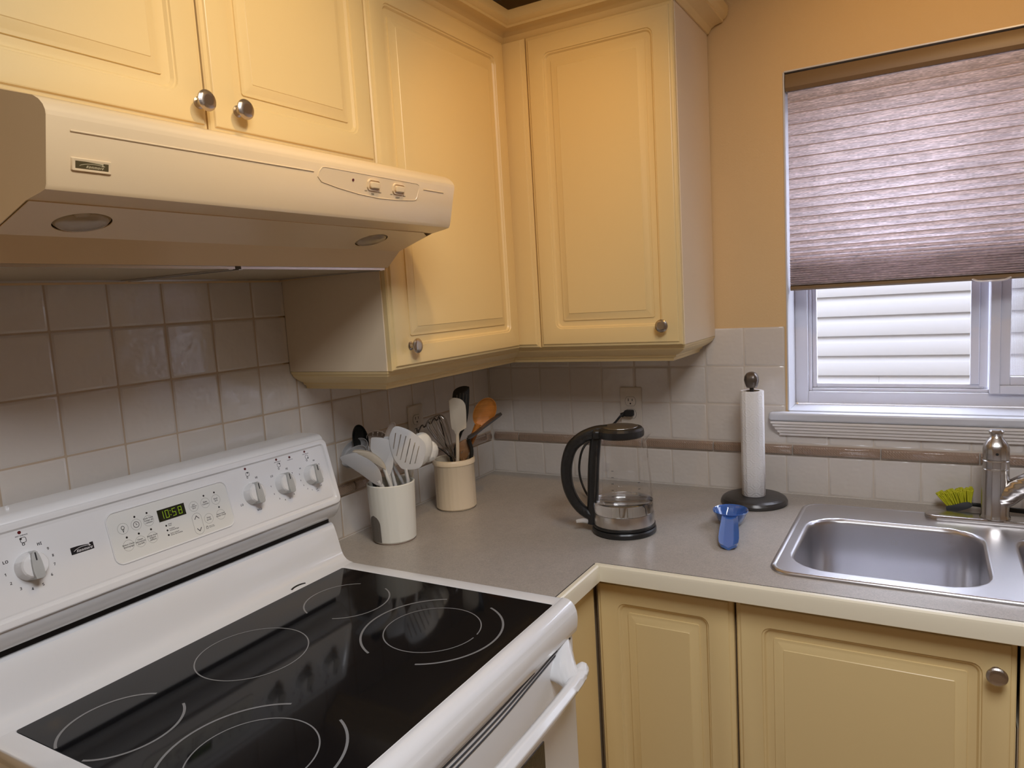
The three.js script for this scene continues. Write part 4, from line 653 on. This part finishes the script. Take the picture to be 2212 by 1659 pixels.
const o1 = outlet('beige wall outlet with the black kettle plug in its lower socket', 0); o1.position.set(0.5135, 1.149, 0.0002);
const o2 = outlet('empty beige wall outlet in the tiles behind the whisk', 1); o2.position.set(0.0002, 1.149, 0.4215); o2.rotation.y = Math.PI / 2;
// paper towel holder and roll
{
  const px = 0.900, pz = 0.118;
  const h = thing('paper_towel_holder', 'dark metal paper towel holder with a round base and ball finial', 'holder', [px, H, pz]);
  part('base', lathe([[0, 0.0005], [0.083, 0.0005], [0.0865, 0.003], [0.0865, 0.009], [0.083, 0.0155], [0.077, 0.0195], [0.070, 0.0212], [0, 0.0216]], 64, 28), M.gunmetal, h);
  part('post', new THREE.CylinderGeometry(0.0055, 0.0055, 0.295, 20).translate(0, 0.169, 0), M.gunmetal, h);
  part('finial', lathe([[0, 0.3160], [0.0135, 0.3165], [0.0150, 0.3200], [0.0180, 0.3290], [0.0196, 0.3370], [0.0180, 0.3470], [0.0125, 0.3550], [0.006, 0.3580], [0, 0.3585]], 40, 40), M.bronzeBall, h);
  const r = thing('paper_towel_roll', 'thin white embossed paper towel roll on the dark holder', 'paper towel', [px, H + 0.0222, pz]);
  const wob = (a, k) => 0.0305 + 0.0005 * Math.sin(3 * a + k) + 0.00025 * Math.sin(7 * a);
  const rows = []; const N = 64; const ringR = (rf, y) => { const o = []; for (let i = 0; i < N; i++) { const a = -2 * Math.PI * i / N; o.push([rf(a) * Math.cos(a), y, rf(a) * Math.sin(a)]); } return o; };
  rows.push(ringR(() => 0.021, 0.0005), ringR((a) => wob(a, 0) - 0.0012, 0), ringR((a) => wob(a, 0), 0.002), ringR((a) => wob(a, 0.7) * 1.0, 0.09), ringR((a) => wob(a, 1.4), 0.18), ringR((a) => wob(a, 2), 0.284), ringR((a) => wob(a, 2) - 0.0015, 0.2858), ringR(() => 0.021, 0.285));
  const g = crease(quads(rows, true), 50);
  { const p = g.attributes.position, uv = new Float32Array(p.count * 2); for (let i = 0; i < p.count; i += 3) { const an = [0, 1, 2].map((q) => Math.atan2(p.getZ(i + q), p.getX(i + q))); const mx = Math.max(...an); for (let q = 0; q < 3; q++) { let t = an[q]; if (mx - t > Math.PI) t += 2 * Math.PI; uv[2 * (i + q)] = t * 0.0305; uv[2 * (i + q) + 1] = p.getY(i + q); } } g.setAttribute('uv', new THREE.BufferAttribute(uv, 2)); g.userData.keepUV = true; }
  part('sheets', g, M.towel, r);
  part('core_tube', crease(quads([ringR(() => 0.0208, 0.001), ringR(() => 0.0208, 0.285), ringR(() => 0.0196, 0.285), ringR(() => 0.0196, 0.001)], true), 40), M.card, r, 'brown cardboard core');
}
// spoon rest
{
  const s = thing('spoon_rest', 'glossy blue ceramic spoon rest lying beside the sink', 'spoon rest', [0.884, H, 0.318]); s.rotation.y = Math.atan2(0.042, 0.205);
  const N = 40, ring = (r, y, e = 0) => { const o = []; for (let i = 0; i < N; i++) { const a = -2 * Math.PI * i / N; o.push([r * Math.cos(a), y + e * Math.sin(a) * r, r * 1.12 * Math.sin(a)]); } return o; };
  part('bowl', crease(quads([ring(0.024, 0.0006), ring(0.0265, 0.002), ring(0.033, 0.014), ring(0.0405, 0.029), ring(0.0432, 0.0352), ring(0.0425, 0.0362), ring(0.0408, 0.0352), ring(0.037, 0.027), ring(0.031, 0.014), ring(0.026, 0.0062), ring(0.015, 0.0045)], true, true, true), 45), M.blueGlaze, s);
  const rows = []; const prof = [[0.036, 0.0300, 0.0195], [0.050, 0.0305, 0.0185], [0.072, 0.0290, 0.0190], [0.100, 0.0245, 0.0205], [0.130, 0.0185, 0.0222], [0.158, 0.0125, 0.0228], [0.178, 0.0085, 0.0215], [0.190, 0.0062, 0.0165], [0.194, 0.0055, 0.0085]];
  for (const [z, y, w] of prof) { const r = []; const seg = 10; for (let i = 0; i <= seg; i++) { const t = -1 + 2 * i / seg; r.push([t * w, y + 0.0050 * t * t, z]); } for (let i = seg; i >= 0; i--) { const t = -1 + 2 * i / seg; r.push([t * w * 0.96, y + 0.0045 * t * t - 0.0052, z]); } rows.push(r.reverse()); }
  part('handle', crease(quads(rows, true, true, true), 45), M.blueGlaze, s, 'broad drooping handle');
}
// crocks
function crockGeo(r0, r1, h, wall, band) {
  const o = [[0, 0.0006], [r0 - 0.008, 0.0006], [r0 - 0.004, 0.0012], [r0, 0.006], [r1, h - band]];
  if (band > 0.006) o.push([r1 + 0.0005, h - band + 0.001], [r1 + 0.0028, h - band + 0.003], [r1 + 0.003, h - 0.005], [r1 + 0.0015, h - 0.0015]); else o.push([r1, h - 0.002]);
  o.push([r1 - wall * 0.5, h], [r1 - wall, h - 0.002], [r0 - wall, 0.012], [0, 0.010]);
  return lathe(o, 72, 32);
}
const WC = [0.131, 0.707], KC = [0.124, 0.415];
const white = thing('utensil_crock', 'white ceramic utensil crock beside the range, full of white and grey tools', 'crock', [WC[0], H, WC[1]]); white.rotation.y = facing(...WC);
{
  part('pot', crockGeo(0.0555, 0.0605, 0.150, 0.005, 0.004), M.stoneWhite, white);
  const rows = []; const c0 = -0.98;   // bare arch-shaped patch low on the left
  for (let j = 0; j <= 14; j++) { const y = 0.006 + 0.068 * j / 14, w = j < 9 ? 0.36 : 0.36 * Math.sqrt(Math.max(0.002, 1 - ((j - 9) / 5) ** 2)), r = 0.0555 + 0.005 * (y - 0.006) / 0.14 + 0.0006, row = []; for (let i = 0; i <= 12; i++) { const a = c0 - w + 2 * w * i / 12; row.push([r * Math.sin(a), y, r * Math.cos(a)]); } rows.push(row); }
  part('bare_patch', crease(quads(rows, false), 60), M.stoneBare, white, 'unglazed dark grey patch');
  part('foot', lathe([[0.050, 0.0002], [0.0515, 0.0002], [0.0525, 0.0012], [0.050, 0.0012]], 48), M.terracotta, white);
}
const creamC = thing('utensil_crock', 'cream stoneware utensil crock with a rim band near the corner', 'crock', [KC[0], H, KC[1]]); creamC.rotation.y = facing(...KC);
part('pot', crockGeo(0.0585, 0.0585, 0.1455, 0.006, 0.017), M.stoneCream, creamC);
// utensils: every tool stands in a crock; local x runs along the room, y up, z towards the room
function tool(crock, name, label, d = 0) { const c = crock === 'w' ? WC : KC, t = facing(...c); const o = thing(name, label, 'utensil', [c[0] + Math.sin(t) * d, H, c[1] + Math.cos(t) * d], crock === 'w' ? 'tools in the white crock' : 'tools in the cream crock'); o.rotation.y = t; return o; }
const stem = (pts, r, flat = 1) => sweep(pts, r, 10, 24, flat, [0, 0, 1]);
{
  let t = tool('w', 'solid_turner', 'grey-white solid turner leaning left over the range', 0.046);
  part('head', blade([[-0.1157, 0.2300], [-0.1123, 0.2347], [-0.0811, 0.2404], [-0.0696, 0.2342], [-0.0488, 0.2209], [-0.0330, 0.2054], [-0.0243, 0.1918], [-0.0201, 0.1748], [-0.0205, 0.158], [-0.0262, 0.1525], [-0.0369, 0.1562], [-0.0507, 0.1679], [-0.0688, 0.1850], [-0.0982, 0.2094], [-0.1106, 0.2195]], 0.004, [], true, 0.6), M.nylonGrey, t);
  part('handle', stem([[-0.030, 0.165, 0], [-0.020, 0.145, -0.004], [-0.004, 0.09, -0.014], [0.008, 0.025, -0.022]], 0.0052), M.nylonWhite, t);
  t = tool('w', 'ladle', 'pale ladle hooked outward behind the grey turner, nearer of two', -0.002);
  let b = part('head', bowl(0.036, 0.030, 0.020, 0.002).rotateX(-0.95).rotateZ(0.55).translate(-0.084, 0.222, 0), M.nylonGrey, t);
  part('handle', stem([[-0.055, 0.228, -0.008], [-0.040, 0.195, -0.006], [-0.018, 0.12, -0.004], [0.012, 0.022, 0.0]], 0.0045), M.nylonWhite, t);
  t = tool('w', 'ladle', 'pale ladle hooked outward behind the grey turner, farther and higher of two', -0.026);
  part('head', bowl(0.037, 0.031, 0.020, 0.002).rotateX(-0.95).rotateZ(0.50).translate(-0.083, 0.236, 0), M.nylonGrey, t);
  part('handle', stem([[-0.053, 0.240, -0.008], [-0.040, 0.205, -0.006], [-0.022, 0.12, -0.002], [0.004, 0.022, 0.006]], 0.0045), M.nylonWhite, t);
  t = tool('w', 'serving_spoon', 'beige bent serving spoon catching the light above the grey turner', 0.026);
  part('head', blade([[-0.0862, 0.2399], [-0.0799, 0.2428], [-0.0643, 0.2410], [-0.0454, 0.2352], [-0.0291, 0.2240], [-0.0156, 0.2090], [-0.0094, 0.1950], [-0.0094, 0.1867], [-0.0144, 0.1905], [-0.0261, 0.1991], [-0.0377, 0.2079], [-0.0607, 0.2248], [-0.0746, 0.2337]], 0.016), M.siliconeCream, t);
  part('handle', stem([[-0.0130, 0.1905, 0.002], [-0.0075, 0.170, 0.002], [-0.0015, 0.147, -0.002], [0.012, 0.09, -0.014], [0.026, 0.022, -0.026]], 0.0046), M.nylonPale, t);
  t = tool('w', 'square_turner', 'light grey square-ended turner in the middle of the white crock', 0.016);
  part('head', blade([[-0.0392, 0.2667], [-0.0341, 0.2690], [-0.0133, 0.2662], [0.0047, 0.2594], [0.0116, 0.2530], [0.0133, 0.2426], [0.0128, 0.2196], [0.0093, 0.1916], [0.0030, 0.1742], [-0.0020, 0.1635], [-0.0060, 0.1649], [-0.0094, 0.1910], [-0.0180, 0.2072], [-0.0406, 0.2337], [-0.0417, 0.2504]], 0.0035, [], true, -0.8), M.nylonWhite, t);
  part('handle', stem([[-0.003, 0.172, 0], [0.000, 0.145, -0.004], [0.004, 0.09, -0.014], [0.010, 0.022, -0.026]], 0.0048), M.nylonWhite, t);
  t = tool('w', 'slotted_turner', 'light grey slotted turner with six long slots', 0.020);
  const sl = [[[0.0219, 0.2746], [0.0133, 0.2359]], [[0.0345, 0.2696], [0.0199, 0.2173]], [[0.0466, 0.2646], [0.0284, 0.2062]], [[0.0573, 0.2572], [0.0397, 0.1987]], [[0.0677, 0.2460], [0.0512, 0.1936]], [[0.0770, 0.2361], [0.0638, 0.1937]]];
  part('head', blade([[0.0155, 0.2879], [0.0245, 0.2921], [0.0402, 0.2875], [0.0594, 0.2768], [0.0781, 0.2604], [0.0897, 0.2465], [0.0937, 0.2319], [0.0920, 0.2179], [0.0847, 0.1954], [0.0775, 0.1832], [0.0645, 0.1787], [0.0470, 0.1792], [0.0310, 0.1828], [0.0220, 0.1953], [0.0121, 0.2130], [0.0057, 0.2417], [0.0052, 0.2672]], 0.0032, sl.map((s) => slot(s, 0.0023))), M.nylonWhite, t);
  part('handle', stem([[0.0395, 0.1825, 0], [0.0415, 0.165, -0.001], [0.0430, 0.147, -0.004], [0.030, 0.09, -0.018], [0.010, 0.022, -0.040]], 0.0046), M.nylonWhite, t);
  t = tool('w', 'black_spoon', 'black nylon spoon at the back left of the white crock', -0.034);
  part('head', bowl(0.0205, 0.040, 0.014, 0.0025).rotateY(0.35).rotateZ(0.10).translate(-0.0660, 0.2560, 0), M.nylonBlack, t);
  part('handle', stem([[-0.060, 0.222, -0.004], [-0.050, 0.180, -0.002], [-0.034, 0.10, 0.008], [-0.018, 0.022, 0.018]], 0.0046), M.nylonBlack, t);
  t = tool('w', 'narrow_spoon', 'pinkish-grey narrow spoon rising behind the slotted turner', -0.014);
  part('head', bowl(0.0125, 0.036, 0.008, 0.002).rotateY(-0.5).rotateZ(-0.38).translate(0.0065, 0.2640, 0), M.nylonPink, t);
  part('handle', stem([[-0.004, 0.232, 0], [0.002, 0.19, 0], [0.014, 0.12, 0.008], [0.026, 0.022, 0.010]], 0.0044), M.nylonWhite, t);
  t = tool('w', 'pasta_server', 'pinkish ribbed pasta server half hidden at the back of the white crock', -0.042);
  part('head', bowl(0.026, 0.020, 0.014, 0.002).rotateX(0.5).rotateZ(-0.15).translate(-0.026, 0.2570, 0), M.nylonPink, t);
  for (let i = 0; i < 4; i++) part('tooth', stem([[-0.036 + i * 0.012, 0.263, 0.004], [-0.034 + i * 0.012, 0.272, 0.012]], 0.0018), M.nylonPink, t);
  part('handle', stem([[-0.020, 0.245, -0.004], [-0.012, 0.19, 0], [0.0, 0.11, 0.014], [0.008, 0.022, 0.026]], 0.0044), M.nylonPink, t);
  t = tool('w', 'white_ladle', 'round white ladle just right of the slotted turner', -0.034);
  part('head', bowl(0.036, 0.046, 0.022, 0.0025).rotateY(0.45 + Math.PI).rotateZ(-0.30).translate(0.0790, 0.2170, 0), M.nylonPale, t);
  part('handle', stem([[0.062, 0.180, 0], [0.0555, 0.170, 0], [0.0505, 0.1415, -0.002], [0.034, 0.09, -0.006], [0.014, 0.022, -0.012]], (q) => 0.0085 - 0.004 * q), M.nylonPale, t);
  t = tool('w', 'white_ladle', 'smaller white ladle at the far right of the white crock', -0.058);
  part('head', bowl(0.030, 0.030, 0.020, 0.0025).rotateY(0.3 + Math.PI).rotateZ(-0.3).translate(0.1005, 0.2060, 0), M.nylonPale, t);
  part('handle', stem([[0.083, 0.188, 0], [0.066, 0.170, 0.002], [0.044, 0.13, 0.010], [0.018, 0.07, 0.018], [-0.006, 0.022, 0.024]], 0.0046), M.nylonPale, t);
  t = tool('w', 'thin_spatula', 'thin white spatula handle standing between the two turners', -0.012);
  part('handle', stem([[0.0040, 0.205, 0], [0.0107, 0.186, 0], [0.0301, 0.1408, 0], [0.036, 0.12, 0], [0.048, 0.022, 0.010]].slice(0, 4).concat([[0.040, 0.022, 0.008]]), 0.0040), M.nylonWhite, t);
  part('head', blade([[-0.008, 0.262], [0.006, 0.262], [0.008, 0.25], [0.008, 0.215], [0.004, 0.204], [-0.006, 0.215]], 0.003), M.nylonWhite, t);
}
{
  let t = tool('k', 'slotted_spatula', 'tall black slotted spatula at the back of the cream crock', -0.017);
  const sl = [[[0.0227, 0.3244], [0.0180, 0.2880]], [[0.0319, 0.3294], [0.0250, 0.2780]], [[0.0419, 0.3287], [0.0330, 0.2650]], [[0.0503, 0.3233], [0.0405, 0.2580]]];
  part('head', blade([[0.0085, 0.3173], [0.0130, 0.3357], [0.0257, 0.3453], [0.0436, 0.3489], [0.0563, 0.3464], [0.0595, 0.3413], [0.0562, 0.3017], [0.0520, 0.2693], [0.0442, 0.2372], [0.0366, 0.2213], [0.0260, 0.2074], [0.0206, 0.1996], [0.0162, 0.2065], [0.0084, 0.2563]], 0.0032, sl.map((s) => slot(s, 0.0015))), M.nylonBlack, t);
  part('handle', stem([[0.026, 0.214, 0], [0.016, 0.190, 0], [0.002, 0.150, 0.002], [-0.012, 0.09, 0.010], [-0.026, 0.022, 0.018]], 0.0052), M.nylonBlack, t);
  t = tool('k', 'rubber_spatula', 'cream rubber spatula standing upright in the cream crock', 0.024);
  part('head', blade([[-0.002, 0.3150], [0.0092, 0.3218], [0.0233, 0.3200], [0.0347, 0.3144], [0.0427, 0.3026], [0.0447, 0.2816], [0.0425, 0.2384], [0.0387, 0.2322], [0.0247, 0.2252], [0.0195, 0.2174], [0.0100, 0.2183], [0.0060, 0.2298], [0.0000, 0.2367], [-0.002, 0.2784]], 0.007), M.siliconeCream, t);
  part('handle', stem([[0.0155, 0.225, 0], [0.0140, 0.190, 0], [0.0108, 0.142, -0.002], [0.006, 0.08, -0.012], [0.000, 0.022, -0.024]], 0.0054), M.siliconeCream, t);
  t = tool('k', 'wooden_spoon', 'orange-brown wooden spoon tilting right in the cream crock', -0.012);
  part('head', bowl(0.0315, 0.0450, 0.011, 0.003).rotateZ(-0.52).translate(0.0985, 0.2690, 0.004), M.orangeWood, t);
  part('handle', stem([[0.0790, 0.2350, -0.004], [0.0690, 0.2160, -0.002], [0.0540, 0.1850, 0], [0.0330, 0.1420, 0.004], [0.010, 0.08, 0.010], [-0.010, 0.022, 0.016]], (q) => 0.0105 - 0.005 * Math.min(1, q * 2)), M.orangeWood, t);
  t = tool('k', 'offset_turner', 'thin black angled turner seen edge-on at the right of the cream crock', 0.012);
  part('head', crease(new THREE.ExtrudeGeometry(polyShape([[0.1461, 0.2645], [0.1409, 0.2600], [0.1142, 0.2425], [0.0874, 0.2251], [0.0639, 0.2090], [0.0560, 0.2035], [0.0442, 0.2016], [0.0810, 0.2256], [0.1062, 0.2432], [0.1313, 0.2591]]), { depth: 0.05, bevelEnabled: false }).translate(0, 0, -0.03), 30), M.nylonSlate, t);
  part('handle', stem([[0.0470, 0.2030, 0], [0.0480, 0.1900, 0], [0.0525, 0.1720, 0], [0.0515, 0.1500, -0.002], [0.036, 0.09, -0.010], [0.018, 0.022, -0.020]], (q) => 0.0062), M.nylonBlack, t);
  t = tool('k', 'wooden_fork', 'low dark wooden slotted spoon between the spatula and the black turner', 0.0);
  part('head', blade([[0.0186, 0.1870], [0.0312, 0.1942], [0.0408, 0.1942], [0.0475, 0.1741], [0.0446, 0.1546], [0.0372, 0.1404], [0.0290, 0.134], [0.0200, 0.1371], [0.0160, 0.16]], 0.006, [slot([[0.0225, 0.1570], [0.0285, 0.1640]], 0.0022)]), M.darkWood, t);
  part('handle', stem([[0.030, 0.142, 0], [0.022, 0.10, 0.004], [0.010, 0.022, 0.012]], 0.0052), M.darkWood, t);
  t = tool('k', 'whisk', 'steel balloon whisk leaning left in the cream crock', 0.004);
  const ax = [-0.052, 0.128], L = Math.hypot(...ax), ux = ax[0] / L, uy = ax[1] / L;
  for (let i = 0; i < 6; i++) {
    const a = Math.PI * i / 6, pts = [];
    for (let j = 0; j <= 24; j++) { const s = -1 + 2 * j / 24, y = L * (1 - Math.abs(s) ** 2.2), w = 0.030 * Math.sign(s) * Math.sin(Math.min(1, Math.abs(s)) * Math.PI) ** 0.75 * (0.7 + 0.5 * (1 - Math.abs(s))); const o = w * Math.cos(a), z = w * Math.sin(a); pts.push([0.003 + ux * y + uy * o, 0.140 + uy * y - ux * o, z]); }
    part('wire', sweep(pts, 0.0009, 5, 60), M.wire, t);
  }
  part('handle', stem([[0.002, 0.145, 0], [0.012, 0.10, 0], [0.026, 0.022, -0.004]], 0.0058), M.wire, t);
  t = tool('k', 'potato_masher', 'dark wire potato masher behind the whisk', -0.020);
  const zz = []; for (let i = 0; i <= 8; i++) { const x = -0.104 + 0.009 * i, y = 0.228 + 0.0043 * i; zz.push([x, y + 0.001, i % 2 ? 0.028 : -0.028], [x + 0.002, y + 0.002, i % 2 ? 0.028 : -0.028]); }
  part('mashing_wire', sweep(zz, 0.0021, 6, 160), M.darkWire, t);
  part('fork_arm', merge(sweep([[-0.100, 0.232, 0], [-0.085, 0.205, 0], [-0.030, 0.165, 0], [-0.006, 0.140, 0.0]], 0.0022, 6, 24), sweep([[-0.034, 0.262, 0], [-0.026, 0.225, 0], [-0.018, 0.175, 0], [-0.006, 0.140, 0.0]], 0.0022, 6, 24)), M.darkWire, t);
  part('handle', stem([[-0.006, 0.142, 0], [0.004, 0.09, 0.006], [0.016, 0.022, 0.014]], 0.0062), M.nylonBlack, t);
}
// ================================================================ UNSEEN LAMPS (out of view above, set to light cabinets and worktop)
const spotNames = ['unseen warm spotlight placed to light the short cabinet over the hood', 'unseen warm spotlight placed to light the corner cabinets', 'unseen warm spotlight placed to light the wall above the window'];
UNSEEN_SPOTS.forEach(({ p, a, cd, r, c }, i) => {
  const lampT = thing('unseen_spotlight', spotNames[i], 'light');
  part('ceiling_plate', lathe([[0, 2.4395], [0.045, 2.4395], [0.045, 2.4320], [0.040, 2.4290], [0, 2.4290]], 32).translate(p[0] + 0.03, 0, p[2]), M.whiteMatte, lampT);
  const dir = V3(...a).sub(V3(...p)).normalize(), q = new THREE.Quaternion().setFromUnitVectors(V3(0, -1, 0), dir);
  part('stalk', sweep([[p[0] + 0.03, 2.432, p[2]], [p[0] - dir.x * 0.068, p[1] - dir.y * 0.068, p[2] - dir.z * 0.068]], 0.006, 8, 6), M.whiteMatte, lampT);
  const head = part('lamp_head', lathe([[0.012, 0.062], [0.026, 0.058], [0.030, 0.045], [0.034, -0.004], [0.0325, -0.004], [0.028, 0.042], [0.012, 0.054], [0.010, 0.062]], 32).applyQuaternion(q).translate(...p), M.whiteMatte, lampT);
  part('bulb', new THREE.SphereGeometry(0.022, 20, 14).translate(...p), new THREE.MeshStandardMaterial({ color: 0xffffff, emissive: c, emissiveIntensity: 4 }), head);
  const s = new THREE.SpotLight(c, cd, 0, r, 0.85, 2); s.position.set(...p); s.target.position.set(...a); s.castShadow = true; s.shadow.radius = 1.2; scene.add(s, s.target);  // out of view; lights the upper cabinets and window wall
});
const unseenPanel = thing('unseen_ceiling_lamp', 'unseen white ceiling panel lamp placed to light the range and worktop', 'light', [UNSEEN_ROOM_LAMP.p[0], 0, UNSEEN_ROOM_LAMP.p[2]]);
part('lamp_housing', box(-UNSEEN_ROOM_LAMP.w / 2 - 0.02, UNSEEN_ROOM_LAMP.w / 2 + 0.02, 2.402, 2.4395, -UNSEEN_ROOM_LAMP.h / 2 - 0.02, UNSEEN_ROOM_LAMP.h / 2 + 0.02, 0.004), M.whiteMatte, unseenPanel);
part('diffuser', box(-UNSEEN_ROOM_LAMP.w / 2, UNSEEN_ROOM_LAMP.w / 2, 2.398, 2.4018, -UNSEEN_ROOM_LAMP.h / 2, UNSEEN_ROOM_LAMP.h / 2), new THREE.MeshStandardMaterial({ color: 0xffffff, emissive: UNSEEN_ROOM_LAMP.color, emissiveIntensity: 1.5 }), unseenPanel, 'glowing diffuser of the unseen lamp');
RectAreaLightUniformsLib.init();
{ const l = new THREE.RectAreaLight(UNSEEN_ROOM_LAMP.color, UNSEEN_ROOM_LAMP.lum, UNSEEN_ROOM_LAMP.w, UNSEEN_ROOM_LAMP.h); l.position.set(...UNSEEN_ROOM_LAMP.p); l.lookAt(UNSEEN_ROOM_LAMP.p[0], 0, UNSEEN_ROOM_LAMP.p[2]); scene.add(l); }  // area light of the unseen ceiling panel
renderer.render(scene, camera);
